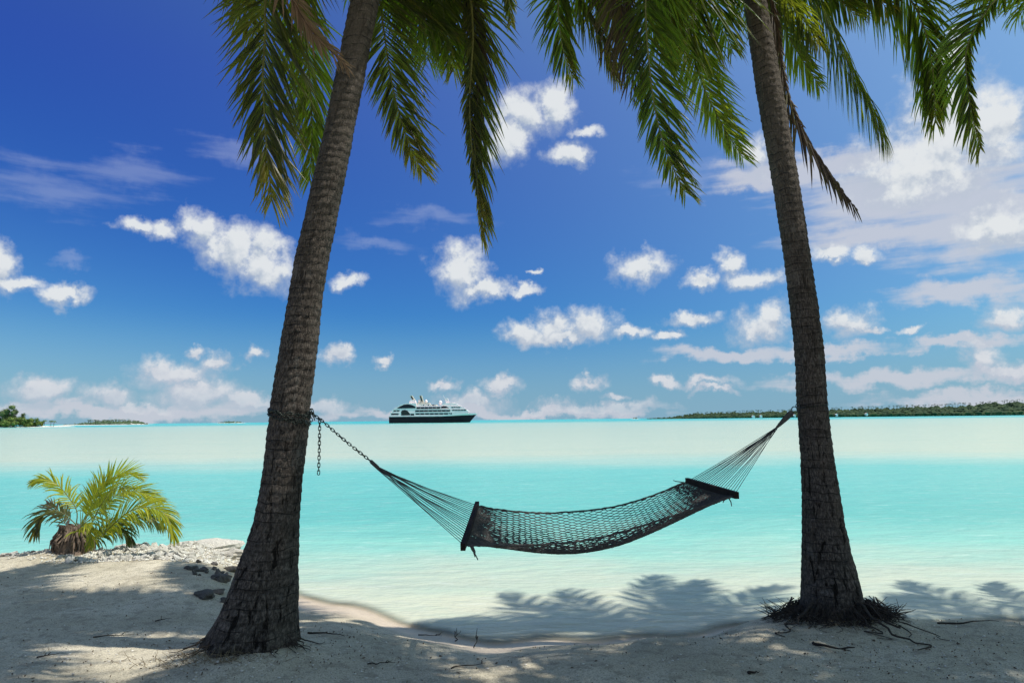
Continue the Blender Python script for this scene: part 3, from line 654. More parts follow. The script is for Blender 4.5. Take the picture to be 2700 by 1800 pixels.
# ------------------------------------------------------------------ young palm on the spit
M_STUMP = plain('stump_fibre', (.16, .12, .09), .9, .1, .55, 16)
yb = at(190, 1470, 8.8); YX, YY = yb.x, yb.y
young = empty('young_palm', (YX, YY, hz(YX, YY)), 'small yellow-green young palm on the rubble spit beside the water', 'palm tree')
ry = random.Random(9); mb = MB()
n = 30; rows = 10; vs = []
for i in range(rows+1):
    f = i/rows
    for j in range(n):
        a = 2*math.pi*j/n; r = lerp(f, [0, .25, .7, 1], [.22, .18, .14, .10])*(1+.10*math.sin(a*6+f*5)+.07*ry.gauss(0, 1))
        vs.append((math.cos(a)*r*1.05-.06*f, math.sin(a)*r*.85, -.04+f*.36+.02*math.sin(a*4)))
mb.add(vs, [(i*n+j, i*n+(j+1) % n, (i+1)*n+(j+1) % n, (i+1)*n+j) for i in range(rows) for j in range(n)]+[tuple(range(rows*n, rows*n+n))])
for i in range(70):                       # torn sheath strips round the stump
    a = ry.uniform(0, 6.283); z1 = ry.uniform(.15, .34); r1 = .12; r0 = .19+ry.uniform(0, .09)
    p0 = Vector((math.cos(a)*r1, math.sin(a)*r1*.85, z1)); p1 = Vector((math.cos(a+ry.gauss(0, .15))*r0, math.sin(a)*r0*.85, ry.uniform(-.02, .08)))
    mb.tube([p0, p0.lerp(p1, .5)+Vector((math.cos(a), math.sin(a), 0))*.05, p1], [.009, .013, .003], 4)
mb.build('stump', M_STUMP, young)
def yf(pix, kind, Y0, Y1, **kw):
    n_ = len(pix); vis = [at(x, y, Y0+(Y1-Y0)*i/(n_-1)) for i, (x, y) in enumerate(pix)]
    base = Vector((YX+.02, YY, young.location.z+.26))
    o = dict(Lmax=.40, wid=.020, gap=.018, a0=50, a1=16, grav=.28, base_free=.28, n=44); o.update(kw); o['Lmax'] *= .88
    return add_frond(young, [base]+vis, view_n(base)*.8+Vector((0, 0, .7)), ry, kind, **o)
yf([(203,1349),(182,1312),(155,1280),(122,1264),(84,1272)], 'young', 8.8, 8.7, grav=.5, Lmax=.30)
yf([(236,1385),(262,1338),(288,1300),(312,1284),(345,1290)], 'young', 8.6, 8.2, Lmax=.46, a0=70, a1=25)
yf([(250,1330),(285,1270),(326,1246),(375,1256)], 'young', 9.0, 9.3, Lmax=.36, grav=.1)
yf([(262,1350),(312,1302),(365,1296),(425,1320)], 'young', 8.9, 9.0, Lmax=.36, grav=.25)
yf([(245,1430),(290,1390),(340,1348),(394,1336),(440,1361),(462,1420)], 'young', 8.7, 8.5, Lmax=.42, grav=.45)
yf([(199,1382),(166,1353),(133,1345),(104,1366),(88,1412)], 'olive', 8.7, 8.5, Lmax=.34, grav=.7)
yf([(205,1400),(224,1378),(240,1400),(238,1438)], 'young', 8.5, 8.3, Lmax=.30, grav=.5)
yf([(240,1425),(280,1395),(318,1390),(348,1425)], 'green', 8.9, 9.0, Lmax=.34, grav=1.0)
yf([(180,1390),(150,1345),(128,1330),(118,1332)], 'dry', 8.9, 9.0, Lmax=.26, grav=.3, ragged=.45)
yf([(262,1400),(330,1372),(390,1362),(430,1388)], 'green', 9.1, 9.3, Lmax=.36, grav=.9)
yf([(225,1370),(245,1320),(262,1290),(288,1262)], 'young', 8.9, 9.0, Lmax=.30, grav=.1)

# ------------------------------------------------------------------ rocks and coral rubble
def rockmat(name, c, var):
    m, t, p = mat(name); tc = t.new('ShaderNodeTexCoord'); oi = t.new('ShaderNodeObjectInfo')
    n_ = t.noise(tc.outputs['Object'], 14, 5, .65)
    k = t.mix(t.mapr(n_, .35, .68), tuple(x*.62 for x in c), tuple(min(.85, x*1.12) for x in c))
    k = t.mix(t.m('MULTIPLY', oi.outputs['Random'], var), k, t.mix(1.0, k, (.62, .58, .50), 'MULTIPLY'))
    t.l.new(k, p.inputs['Base Color']); p.inputs['Roughness'].default_value = .9; p.inputs['Specular IOR Level'].default_value = .2
    t.l.new(t.bump(t.noise(tc.outputs['Object'], 30, 5, .7), .7, .02), p.inputs['Normal']); return m
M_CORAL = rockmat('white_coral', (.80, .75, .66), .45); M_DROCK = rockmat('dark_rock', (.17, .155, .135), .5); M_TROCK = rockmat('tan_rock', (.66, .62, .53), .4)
def rock_mesh(seed, sub=2, rough=.35, flat=.7):
    rs = random.Random(seed); bm = bmesh.new(); bmesh.ops.create_icosphere(bm, subdivisions=sub, radius=1.0)
    o = Vector((rs.uniform(0, 50), rs.uniform(0, 50), rs.uniform(0, 50))); sc3 = Vector((rs.uniform(.8, 1.3), rs.uniform(.7, 1.0), flat*rs.uniform(.7, 1.1)))
    for v in bm.verts:
        q = v.co.copy(); k = 1+rough*noise.noise(q*1.2+o)*1.3+rough*.6*noise.noise(q*3+o)
        v.co = Vector((q.x*sc3.x, q.y*sc3.y, q.z*sc3.z))*k
    me = bpy.data.meshes.new('rock'); bm.to_mesh(me); bm.free(); return me
def rock_at(name, px, py, wpx, mt, label, cat='rock', group=None, Y=None, seed=0, flat=.7, sub=3, h=None):
    # the ground point under this photo position
    d = ray(px, py); y_ = Y
    if y_ is None:
        y_ = 5.0
        for _ in range(40): y_ = max(3, min(40, (CAM.z-hz((d.x/d.y)*y_, y_))/max(1e-3, -d.z/d.y)))*.5+y_*.5
    pnt = CAM+d*(y_/d.y); r = wpx/FPX*y_*.5
    me = rock_mesh(seed, sub, .38, flat); o = link(name, me, mt); z = hz(pnt.x, pnt.y)
    o.location = (pnt.x, pnt.y, z+r*flat*.25); o.scale = (r, r, r*(h or (.62 if mt == M_TROCK else 1))); o.rotation_euler = (0, 0, seed*1.7)
    return tag(o, label, cat, group)
rock_at('rock', 337, 1452, 80, M_TROCK, 'flat pale brown rock at the water edge behind the young palm', group='rocks of the rubble spit', seed=31, flat=.6, Y=9.35)
rock_at('rock', 379, 1452, 26, M_CORAL, 'small pointed white coral block standing on the flat pale rock', group='rocks of the rubble spit', seed=32, flat=1.2, Y=9.3, sub=2)
rock_at('rock', 490, 1456, 95, M_TROCK, 'broad low tan rock in the middle of the rubble edge', group='rocks of the rubble spit', seed=33, flat=.5, Y=9.4)
rock_at('rock', 562, 1456, 120, M_TROCK, 'largest tan rock of the rubble spit, beside the big palm trunk', group='rocks of the rubble spit', seed=34, flat=.55, Y=9.4)
rock_at('rock', 614, 1478, 60, M_TROCK, 'brown rock half hidden behind the big palm trunk', group='rocks of the rubble spit', seed=35, flat=.8, Y=9.1)
rock_at('rock', 92, 1466, 70, M_TROCK, 'low tan rock at the picture edge, beyond the pale stones', group='rocks of the rubble spit', seed=36, flat=.6, Y=9.3)
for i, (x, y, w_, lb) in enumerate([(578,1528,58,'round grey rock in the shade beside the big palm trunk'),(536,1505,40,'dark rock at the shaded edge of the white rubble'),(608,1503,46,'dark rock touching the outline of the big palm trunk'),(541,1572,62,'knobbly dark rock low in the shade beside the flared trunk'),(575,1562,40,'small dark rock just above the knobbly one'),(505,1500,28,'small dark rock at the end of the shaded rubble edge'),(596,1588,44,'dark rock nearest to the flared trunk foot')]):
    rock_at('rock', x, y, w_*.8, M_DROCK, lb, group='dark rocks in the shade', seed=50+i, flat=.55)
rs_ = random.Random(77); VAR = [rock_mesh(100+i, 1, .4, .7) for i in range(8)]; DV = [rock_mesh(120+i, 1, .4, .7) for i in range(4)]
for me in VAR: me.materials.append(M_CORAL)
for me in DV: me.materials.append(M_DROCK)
def stone(me, x, y, r, label, group, name='coral_stone'):
    o = bpy.data.objects.new(name, me); col.objects.link(o); o.location = (x, y, hz(x, y)+r*.25); o.scale = (r, r*rs_.uniform(.7, 1), r*rs_.uniform(.7, 1.1))
    o.rotation_euler = (rs_.gauss(0, .4), rs_.gauss(0, .4), rs_.uniform(0, 6.3)); tag(o, label, 'stone', group)
for i in range(190):
    x = rs_.gauss(-4.35, .6); y = rs_.uniform(8.25, 9.55)
    if not -5.6 < x < -3.35: continue
    stone(VAR[i % 8], x, y, rs_.uniform(.028, .07), 'white coral stone in the sunlit rubble bank between young palm and trunk', 'coral stones of the rubble bank')
for i in range(45):
    x = rs_.uniform(-8.4, -6.25); y = rs_.uniform(8.95, 9.35)
    stone(VAR[i % 8], x, y, rs_.uniform(.04, .09), 'white coral stone in the pale row at the picture edge by the water', 'coral stones at the picture edge')
for i in range(26):
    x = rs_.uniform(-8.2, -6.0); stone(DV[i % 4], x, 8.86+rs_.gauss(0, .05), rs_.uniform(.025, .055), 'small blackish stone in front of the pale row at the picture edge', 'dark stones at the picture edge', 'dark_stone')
for i in range(24):
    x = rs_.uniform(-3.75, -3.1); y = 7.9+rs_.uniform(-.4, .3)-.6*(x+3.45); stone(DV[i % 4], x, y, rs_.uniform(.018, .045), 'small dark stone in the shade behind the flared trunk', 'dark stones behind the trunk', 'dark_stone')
mb = MB(); base = [(1,0,0),(-1,0,0),(0,1,0),(0,-1,0),(0,0,1),(0,0,-1)]; fo = [(0,2,4),(2,1,4),(1,3,4),(3,0,4),(2,0,5),(1,2,5),(3,1,5),(0,3,5)]
for i in range(4200):
    if i % 5: x = rs_.gauss(-4.4, .65); y = rs_.uniform(8.2, 9.6)
    else: x = rs_.uniform(-8.5, -3.2); y = 9.1+rs_.gauss(0, .2)
    if not -8.6 < x < -3.2: continue
    r = rs_.uniform(.008, .028); z = hz(x, y)+r*.3; a = rs_.uniform(0, 6.3); ca, sa = math.cos(a), math.sin(a)
    q = [(bx*r*rs_.uniform(.6, 1.4), by*r*rs_.uniform(.5, 1.1), bz*r*rs_.uniform(.4, .9)) for bx, by, bz in base]
    mb.add([(x+u*ca-v*sa, y+u*sa+v*ca, z+w_) for u, v, w_ in q], fo)
tag(mb.build('coral_rubble', M_CORAL), 'fine white coral rubble covering the spit by the water', 'rubble', kind='stuff')

# ------------------------------------------------------------------ litter on the sand
M_LIT = plain('litter', (.16, .12, .08), .9, .1, .5, 6); M_TWIG = plain('twig', (.050, .040, .032), .9, .1, .4, 30); M_BIT = plain('coral_bits', (.62, .58, .50), .9, .1, .3, 9)
mb = MB(); rl = random.Random(41)
def place(rng):
    while True:
        if rng.random() < .45: x = rng.gauss(rng.choice([TREE_L[0], TREE_R[0]]), .75); y = rng.gauss(rng.choice([4.6, 5.1]), .4)
        else: x = rng.uniform(-6, 5); y = rng.uniform(3.9, 7.5)
        if hz(x, y) > WL+.10: return x, y
for i in range(1500):
    x, y = place(rl); z = hz(x, y)+.004; a = rl.uniform(0, 6.3); L_ = rl.uniform(.002, .008)*rl.choice([1, 1, 1, 1, 2.2]); w_ = L_*rl.uniform(.1, .4); ca, sa = math.cos(a), math.sin(a)
    e = rl.uniform(0, .008)
    mb.add([(x-ca*L_, y-sa*L_, z), (x+sa*w_, y-ca*w_, z+e*.5), (x+ca*L_, y+sa*L_, z+e), (x-sa*w_, y+ca*w_, z+.003+e), (x, y, z-.003)], [(0,1,2),(0,2,3),(0,4,1),(1,4,2),(2,4,3),(3,4,0)])
tag(mb.build('leaf_litter', M_LIT), 'brown specks of leaf litter scattered over the shaded sand', 'litter', kind='stuff')
mb = MB()
for i in range(1300):
    x, y = place(rl); r = rl.uniform(.003, .010); z = hz(x, y)+r*.4
    mb.add([(x+bx*r*rl.uniform(.6, 1.6), y+by*r, z+bz*r*.7) for bx, by, bz in base], fo)
tag(mb.build('shell_grit', M_BIT), 'pale shell and coral grit scattered over the sand', 'grit', kind='stuff')
def twig(px, py, L_, ang, lab, up=.02, grp='twigs on the sand', fork=True, thick=.005):
    d = ray(px, py); y_ = 5.0
    for _ in range(40): y_ = max(3.5, min(12, (CAM.z-hz((d.x/d.y)*y_, y_))/max(1e-3, -d.z/d.y)))*.5+y_*.5
    c = CAM+d*(y_/d.y); mb = MB(); pts = []
    for i in range(7):
        f = i/6-.5; x = c.x+math.cos(ang)*L_*f+rl.gauss(0, .008); y = c.y+math.sin(ang)*L_*f+rl.gauss(0, .008)
        pts.append(Vector((x-c.x, y-c.y, hz(x, y)-c.z+.005+up*max(0, f+.5)*rl.uniform(.6, 1))))
    mb.tube(catmull(pts, 14), [thick*(1-.06*i) for i in range(14)], 5)
    if fork:
        for _ in range(rl.choice([1, 2, 2, 3])):
            k = rl.choice([2, 3, 4, 5]); g_ = ang+rl.choice([-1, 1])*rl.uniform(.3, 1.1); q_ = L_*rl.uniform(.10, .32)
            mb.tube([pts[k], pts[k]+Vector((math.cos(g_)*q_*.5, math.sin(g_)*q_*.5, .01+up*rl.uniform(0, .4))), pts[k]+Vector((math.cos(g_+rl.gauss(0, .3))*q_, math.sin(g_)*q_, .012+up*rl.uniform(0, .7)))], [thick*.6, thick*.5, thick*.25], 4)
    o = mb.build('twig', M_TWIG, loc=c); return tag(o, lab, 'twig', grp)
twig(1235,1758,.26,.35,'curved dark twig lying alone on the sand in front of the hammock')
twig(1208,1688,.10,1.2,'short forked twig sticking up from the sand edge below the spreader bar', .09)
twig(1135,1678,.22,-.1,'thin twig along the sand edge just right of the flared trunk')
twig(1255,1705,.10,1.4,'tiny upright twig at the sand edge below the hammock', .08)
twig(860,1672,.34,-.35,'root-like twig reaching from the flared trunk across the sand', thick=.008)
twig(1005,1752,.18,.1,'twig beside the small sun patch right of the flared trunk')
twig(430,1640,.16,-.5,'bent twig in the shade left of the flared trunk', .05)
twig(2190,1712,.28,-1.0,'thick forked root piece on the sand in front of the matted roots', .04, thick=.012)
twig(2010,1610,.20,.3,'dry twig leaning at the water edge left of the matted roots', .10)
twig(2385,1625,.22,-.1,'short log-like stick at the sand edge right of the matted roots', .02, thick=.014, fork=False)
twig(2560,1640,.5,.02,'long dark stick along the sand edge near the picture corner', .01, fork=False, thick=.008)
twig(1990,1775,.07,.1,'pale short stick on the sand under the hammock end', .01, fork=False, thick=.010)
twig(300,1680,.30,.05,'thin straight twig in the shade at the bottom left')
twig(130,1730,.16,.5,'small twig between the sun streaks at the bottom left')

# ------------------------------------------------------------------ hammock
M_ROPE = plain('hammock_rope', (.078, .074, .068), .85, .15, .35, 60); M_BAR = plain('dark_wood_bar', (.022, .015, .012), .8, .12, .4, 20)
M_IRON = plain('chain_iron', (.045, .055, .045), .45, .5, .4, 40, .6)
LF, LN = at(1258, 1330, 5.62), at(1221, 1440, 4.62); RF, RN = at(1813, 1267, 6.0), at(1941, 1305, 5.02)
LA = at(1000, 1236, 5.08); LA0 = at(976, 1214, 5.06); RA = at(2046, 1130, 5.58); RA0 = at(2088, 1086, 5.60)
ham = empty('hammock', ((LF.x+RF.x)/2, 5.3, .6), 'grey rope net hammock with dark spreader bars slung between the two palms', 'hammock')
hl = lambda p_: local(ham, p_)
for a_, b_ in ((LF, LN), (RF, RN)):
    d = (b_-a_).normalized(); s1 = d.cross(Vector((0, 0, 1))).normalized(); s2 = s1.cross(d); A, B = a_-d*.02, b_+d*.02; vs = []
    for q in (A, A+d*.006, B-d*.006, B):
        k = .8 if q in (A, B) else 1
        for u_, v_ in ((-1,-1),(1,-1),(1,1),(-1,1)): vs.append(tuple(hl(q+s1*.016*u_*k+s2*.024*v_*k)))
    mb = MB(); mb.add(vs, [(3,2,1,0),(12,13,14,15)]+[(r*4+j, r*4+(j+1) % 4, r*4+4+(j+1) % 4, r*4+4+j) for r in range(3) for j in range(4)])
    mb.build('spreader_bar', M_BAR, ham)
FE = catmull([LF]+[at(x, y, Y) for x, y, Y in [(1290,1339,5.66),(1370,1349,5.72),(1472,1351,5.78),(1608,1337,5.86),(1710,1310,5.93)]]+[RF], 121)
NE = catmull([LN]+[at(x, y, Y) for x, y, Y in [(1250,1437,4.64),(1330,1437,4.68),(1440,1434,4.76),(1540,1424,4.83),(1640,1402,4.89),(1740,1370,4.94),(1850,1335,4.99)]]+[RN], 121)
def bed(u, v):
    k = max(0, min(1, u))*120; i = min(119, int(k)); f = k-i
    a_ = NE[i].lerp(NE[i+1], f); b_ = FE[i].lerp(FE[i+1], f)
    sag = .015+.160*math.sin(math.pi*max(0, min(1, u)))**.8
    q = a_.lerp(b_, v); vv = v**.85; q.z -= sag*4*vv*(1-vv); return q
mb = MB(); MR, NS = 60, 38; rh = random.Random(4)
for r in range(MR):
    pts = []
    for i in range(NS+1):
        u = .035+.93*i/NS; tight = min(1, i/5, (NS-i)/5)
        off = (.44 if (i+r) % 2 == 0 else -.44)*tight*(.8+.2*rh.random())
        v = min(1, max(0, (r+.5+off)/MR)); 
        for du in (-.22, .22): pts.append(hl(bed(u+du*.93/NS, v))+Vector((0, 0, rh.gauss(0, .0012))))
    pts = [hl(bed(0, (r+.5)/MR))]+pts+[hl(bed(1, (r+.5)/MR))]
    mb.tube(pts, .0033, 4)
for e in (0, 1):                          # knots behind each bar
    for r in range(MR):
        for _ in range(3):
            u = rh.uniform(.02, .075); u = u if e == 0 else 1-u; c = hl(bed(u, (r+rh.uniform(.2, .8))/MR)); q = rh.uniform(.006, .010)
            mb.add([(c.x+bx*q*1.5, c.y+by*q, c.z+bz*q) for bx, by, bz in base], fo)
mb.build('net', M_ROPE, ham)
for E in (0, 1):
    mb = MB(); pts = [hl(bed(.02+.96*i/60, E)) + Vector((0, 0, rh.gauss(0, .0015))) for i in range(61)]
    mb.tube(pts, [.0065+.0015*(i % 2) for i in range(61)], 6); mb.build('edge_rope', M_ROPE, ham)
for (a_, b_, tip) in ((LF, LN, LA), (RF, RN, RA)):
    for i in range(20):
        f = (i+.4)/20; q = a_.lerp(b_, f); mid = q.lerp(tip, .5)+Vector((0, 0, -.006+rh.gauss(0, .004)))
        mb = MB(); mb.tube([hl(q), hl(mid), hl(tip+Vector((rh.gauss(0, .006), rh.gauss(0, .006), rh.gauss(0, .006))))], .0026, 4); mb.build('cord', M_ROPE, ham)
mb = MB(); mb.tube([hl(LA), hl(LA.lerp(LA0, .4)), hl(LA0)], [.010, .014, .011], 7)
for k in range(9):
    q = LA.lerp(LA0, .15+.09*k); mb.tube([hl(q+Vector((-.004, 0, -.013))), hl(q+Vector((.004, 0, .013)))], .007, 5)
mb.build('wrapped_end', M_ROPE, ham)
mb = MB(); dn = (RA0-RA); pp = Vector((dn.z, 0, -dn.x)).normalized()   # the flat bound end on the ring
mb.tube([hl(RA), hl(RA.lerp(RA0, .25)), hl(RA.lerp(RA0, .6)), hl(RA.lerp(RA0, .85)), hl(RA0)], [.007, .015, .022, .025, .022], 9)
mb.v = [tuple(Vector(v)-Vector((0, 1, 0))*((Vector(v)-hl(RA0)).dot(Vector((0, 1, 0))))*.55) for v in mb.v]
mb.build('wrapped_end', M_ROPE, ham)
for q, dz, dx in ((bed(.03, 0), -.075, .02), (bed(.97, 0), -.06, .015), (bed(.965, .02), -.03, -.02), (bed(.98, 1), .02, -.07)):
    mb = MB(); mb.tube([hl(q), hl(q+Vector((dx, 0, dz*.5))), hl(q+Vector((dx*1.3, 0, dz)))], [.013 if dz == -.075 else .005, .010 if dz == -.075 else .004, .003], 5)
    if dz == -.075: mb.tube([hl(q+Vector((.0, 0, -.02))), hl(q+Vector((.028, .01, -.06))), hl(q+Vector((.045, .01, -.095)))], .0035, 4)
    mb.build('loose_end', M_ROPE, ham)

# ------------------------------------------------------------------ chain
def link_mesh(L_=.017, W_=.0085, r=.0031, n=18, k=6):
    vs = []; fs = []
    for i in range(n):
        a = 2*math.pi*i/n; cx_, cy_ = math.cos(a), math.sin(a)
        c = Vector(((L_-W_)*(1 if cx_ > 0 else -1)*(min(1, abs(cx_)*4))+W_*cx_, W_*cy_, 0))
        o_ = Vector((cx_, cy_, 0))
        for j in range(k):
            b = 2*math.pi*j/k; vs.append(c+o_*r*math.cos(b)+Vector((0, 0, r*math.sin(b))))
    fs = [(i*k+j, i*k+(j+1) % k, ((i+1) % n)*k+(j+1) % k, ((i+1) % n)*k+j) for i in range(n) for j in range(k)]
    m_ = MB(); m_.add(vs, fs); return m_.mesh('chain_link', True)
LM = link_mesh(); LM.materials.append(M_IRON)
def chain_along(root, pts, face, rng, jit=.06):
    C = catmull(pts, 400); S = [0.0]
    for i in range(399): S.append(S[-1]+(C[i+1]-C[i]).length)
    pitch = .0262; k = 0; s_ = pitch*.5
    while s_ < S[-1]:
        i = min(398, int(np.searchsorted(S, s_))-1); c = C[i].lerp(C[i+1], .5); tg = (C[min(399, i+3)]-C[max(0, i-3)]).normalized()
        nn = face(c) if callable(face) else face; nn = (nn-tg*nn.dot(tg)).normalized()
        if k % 2: nn = tg.cross(nn)
        nn = (Matrix.Rotation(rng.gauss(0, jit), 3, tg) @ nn); y_ = nn.cross(tg)
        o = bpy.data.objects.new('chain_link', LM); col.objects.link(o); o.parent = root
        o.matrix_local = Matrix.Translation(c-root.location) @ Matrix((tg, y_, nn)).transposed().to_4x4()
        k += 1; s_ += pitch
rc = random.Random(8)
ch = empty('chain', at(820, 1095, 4.98), 'dark iron chain wound round the palm trunk, its loose end hanging beside the hammock', 'chain')
def axis_at(ax, z):
    for i in range(len(ax)-1):
        if ax[i].z <= z <= ax[i+1].z: return ax[i].lerp(ax[i+1], (z-ax[i].z)/(ax[i+1].z-ax[i].z))
    return ax[0]
knot = at(826, 1092, 4.94)
for turn, (z0, tilt) in enumerate(((1.665, -.03), (1.645, -.06), (1.620, -.05))):
    pts = []
    for i in range(25):
        a = 2*math.pi*i/24; c = axis_at(axL, z0); rad_ = .146
        pts.append(Vector((c.x+math.cos(a)*rad_, c.y+math.sin(a)*rad_, z0+tilt*(math.cos(a))*.8+rc.gauss(0, .005))))
    chain_along(ch, pts, lambda c_, q=axis_at(axL, z0): Vector((c_.x-q.x, c_.y-q.y, 0)), rc, .25)
K2 = at(843, 1105, 4.98)
chain_along(ch, [knot+Vector((-.05, -.01, .005)), knot+Vector((-.02, -.03, .02)), knot+Vector((0, 0, 0)), K2], Vector((0, -1, .3)), rc, .5)
chain_along(ch, [knot+Vector((-.035, .02, -.03)), knot+Vector((-.01, -.015, .035)), knot+Vector((.01, -.01, -.03))], Vector((.3, -1, 0)), rc, .8)
chain_along(ch, [knot+Vector((-.04, 0, .02)), knot+Vector((-.005, -.02, -.045))], Vector((1, -.3, .3)), rc, .8)
chain_along(ch, [K2, K2.lerp(at(841, 1244, 4.98), .5), at(840, 1246, 4.98)], Vector((.05, -1, 0)), rc, .10)
chain_along(ch, [K2+Vector((.004, 0, .0)), K2.lerp(LA0, .5)+Vector((0, 0, -.004)), LA0], Vector((-.5, -1, .6)), rc, .2)
# wire tie and ring on the other palm
wt = empty('wire_tie', at(2100, 1075, 5.58), 'thin wire tie round the palm trunk with an iron ring holding the hammock end', 'wire')
mb = MB()
for dz, th in ((0, .0022), (.010, .0018)):
    c = axis_at(axR, 1.68); pts = [Vector((c.x+math.cos(2*math.pi*i/40)*.122, c.y+math.sin(2*math.pi*i/40)*.122, 1.68+dz+.012*math.cos(2*math.pi*i/40))) for i in range(41)]
    mb.tube([local(wt, q) for q in pts], th, 4)
mb.build('wire', M_IRON, wt)
for name, c, r, nrm, th in (('ring', at(2095, 1080, 5.60), .026, Vector((.2, -1, .1)), .0040), ('hook', at(2103, 1069, 5.58), .015, Vector((-.6, -.6, .4)), .0032)):
    nrm.normalize(); a_ = nrm.cross(Vector((0, 0, 1))).normalized(); b_ = nrm.cross(a_); e = 1.0 if name == 'ring' else 1.6
    mb = MB(); mb.tube([local(wt, c+(a_*math.cos(2*math.pi*i/24)+b_*math.sin(2*math.pi*i/24)*e)*r) for i in range(25)], th, 6); mb.build(name, M_IRON, wt)

# ------------------------------------------------------------------ ship
SY_ = 560.0; K = SY_/FPX/7.35
ship = empty('cruise_ship', ((980+355/7.35-1350)/FPX*SY_, SY_, WL), 'small white cruise ship with a charcoal hull and two raked funnels out on the lagoon', 'ship')
SXf = lambda c: (c-355)*K
SZf = lambda c: (858-c)*K
M_SW = plain('ship_white', (.92, .80, .78), .5, .2, .05, .2); M_SH = plain('ship_hull', (.030, .021, .027), .7, .05, .15, .2); M_SG = plain('ship_glass', (.016, .018, .026), .3, .2, .3, .6)
M_ST = plain('ship_cream', (.62, .55, .44), .5, .3, .15, .5); M_SD = plain('ship_dark', (.03, .028, .028), .6, .3, .3, .5)
def hull(name, zb, zt, mt, inset=0.0, parent=ship):
    mb = MB(); n_ = 26; vs = []
    for i in range(n_+1):
        u = i/n_; b = (6.2*(1-max(0, (u-.58)/.42)**2.2) if u < 1 else 0)+.02-inset; bw = (5.9*(1-max(0, (u-.5)/.5)**1.8))+.02-inset
        for z_, xb, xt, hb in ((zb(u), 362, 357, bw), (zt(u), 362, 357, b)):
            fz = (z_-0)/(SZf(700)); x0 = SXf(362-5*fz); x1 = SXf(1888+137*fz)
            x = x0+(x1-x0)*u; w_ = bw+(b-bw)*min(1, max(0, fz))
            vs += [(x, -w_, z_), (x, w_, z_)]
    fs = []
    for i in range(n_):
        a_ = i*4; c_ = a_+4; fs += [(a_, c_, c_+2, a_+2), (a_+1, a_+3, c_+3, c_+1), (a_+2, c_+2, c_+3, a_+3), (a_, a_+1, c_+1, c_)]
    fs += [(0, 2, 3, 1), (n_*4, n_*4+1, n_*4+3, n_*4+2)]
    mb.add(vs, fs); return mb.build(name, mt, parent)
hull('hull', lambda u: -1.0, lambda u: lerp(u, [0, .6, 1], [SZf(737), SZf(737), SZf(712)]), M_SH)
hull('bulwark', lambda u: lerp(u, [0, .6, 1], [SZf(737), SZf(737), SZf(712)]), lambda u: lerp(u, [0, .6, .75, 1], [SZf(722), SZf(722), SZf(700), SZf(686)]), M_SW, -.03)
def pz(name, prof, half, mt=M_SW, parent=ship):
    mb = MB(); mb.prism([(SXf(x), SZf(y)) for x, y in prof][::-1], -half, half); return mb.build(name, mt, parent)
dA = pz('deck', [(385,724),(375,655),(1590,655),(1885,672),(1860,690),(1600,724)], 5.9)
dB = pz('deck', [(400,655),(425,600),(1560,598),(1800,600),(1840,620),(1890,655)], 5.7)
dC = pz('deck', [(500,600),(560,545),(880,545),(1500,540),(1690,548),(1770,572),(1830,600)], 5.4)
dD = pz('deck', [(440,602),(500,560),(580,512),(680,484),(735,480),(878,480),(878,602)], 5.75)
dE = pz('deck', [(878,545),(878,500),(1130,500),(1150,530),(1330,530),(1400,492),(1440,482),(1620,490),(1680,520),(1740,548)], 4.6)
pz('cabin', [(890,500),(900,470),(1120,478),(1135,500)], 3.6, M_ST)
pz('cabin', [(1420,484),(1440,470),(1600,476),(1640,492)], 3.4)
def strip(deck, x0, x1, y0, y1, half, name='window', mt=M_SG, n_=1):
    for i in range(n_):
        a_ = x0+(x1-x0)*(i+.06)/n_; b_ = x0+(x1-x0)*(i+.94)/n_
        mb = MB(); mb.prism([(SXf(a_), SZf(y0)), (SXf(a_), SZf(y1)), (SXf(b_), SZf(y1)), (SXf(b_), SZf(y0))], -half, half); mb.build(name, mt, deck)
strip(dA, 392, 552, 673, 700, 5.95); strip(dA, 860, 1490, 674, 702, 5.95, n_=7); strip(dA, 765, 845, 680, 715, 5.95); strip(dA, 1497, 1520, 672, 694, 5.95); strip(dA, 1528, 1560, 672, 700, 5.95)
strip(dB, 855, 1530, 618, 645, 5.95, n_=8); strip(dB, 1560, 1832, 613, 633, 5.76, n_=5); strip(dB, 440, 560, 610, 634, 5.76, n_=2)
strip(dC, 880, 1340, 558, 588, 5.76, n_=6); strip(dC, 1545, 1720, 560, 578, 5.46, n_=4)
pz('arch', [(592,712),(590,640),(615,615),(660,608),(705,620),(735,655),(760,680),(760,712)], 5.98, M_SD)
pz('arch', [(505,580),(560,542),(640,507),(720,498),(800,516),(864,550),(868,578)], 5.80, M_SG, dD)
pz('arch', [(1350,586),(1355,550),(1400,540),(1450,548),(1505,582)], 5.50, M_SG, dC)
strip(ship, 800, 1330, 738, 750, 6.24, 'rubbing_strake', M_SD)
pz('funnel_base', [(735,482),(740,425),(790,412),(845,425),(862,482)], 3.0)
f1 = pz('funnel', [(735,340),(780,328),(838,420),(790,428)], 1.4, M_ST); pz('funnel_panel', [(752,350),(776,344),(812,404),(786,412)], 1.45, M_SD, f1)
f2 = pz('funnel', [(918,338),(964,330),(1012,478),(962,470)], 1.4, M_ST); pz('funnel_panel', [(930,345),(952,340),(986,440),(962,446)], 1.45, M_SD, f2)
def dome(cx, cy, r):
    bm = bmesh.new(); bmesh.ops.create_uvsphere(bm, u_segments=14, v_segments=9, radius=r*K)
    for v in bm.verts: v.co.z *= 1.05 if v.co.z > 0 else 1.3
    me = bpy.data.meshes.new('radar_dome'); bm.to_mesh(me); bm.free(); link('radar_dome', me, M_SW, ship, (SXf(cx), 0, SZf(cy)))
dome(922, 436, 30); dome(1050, 442, 28); dome(1325, 470, 36)
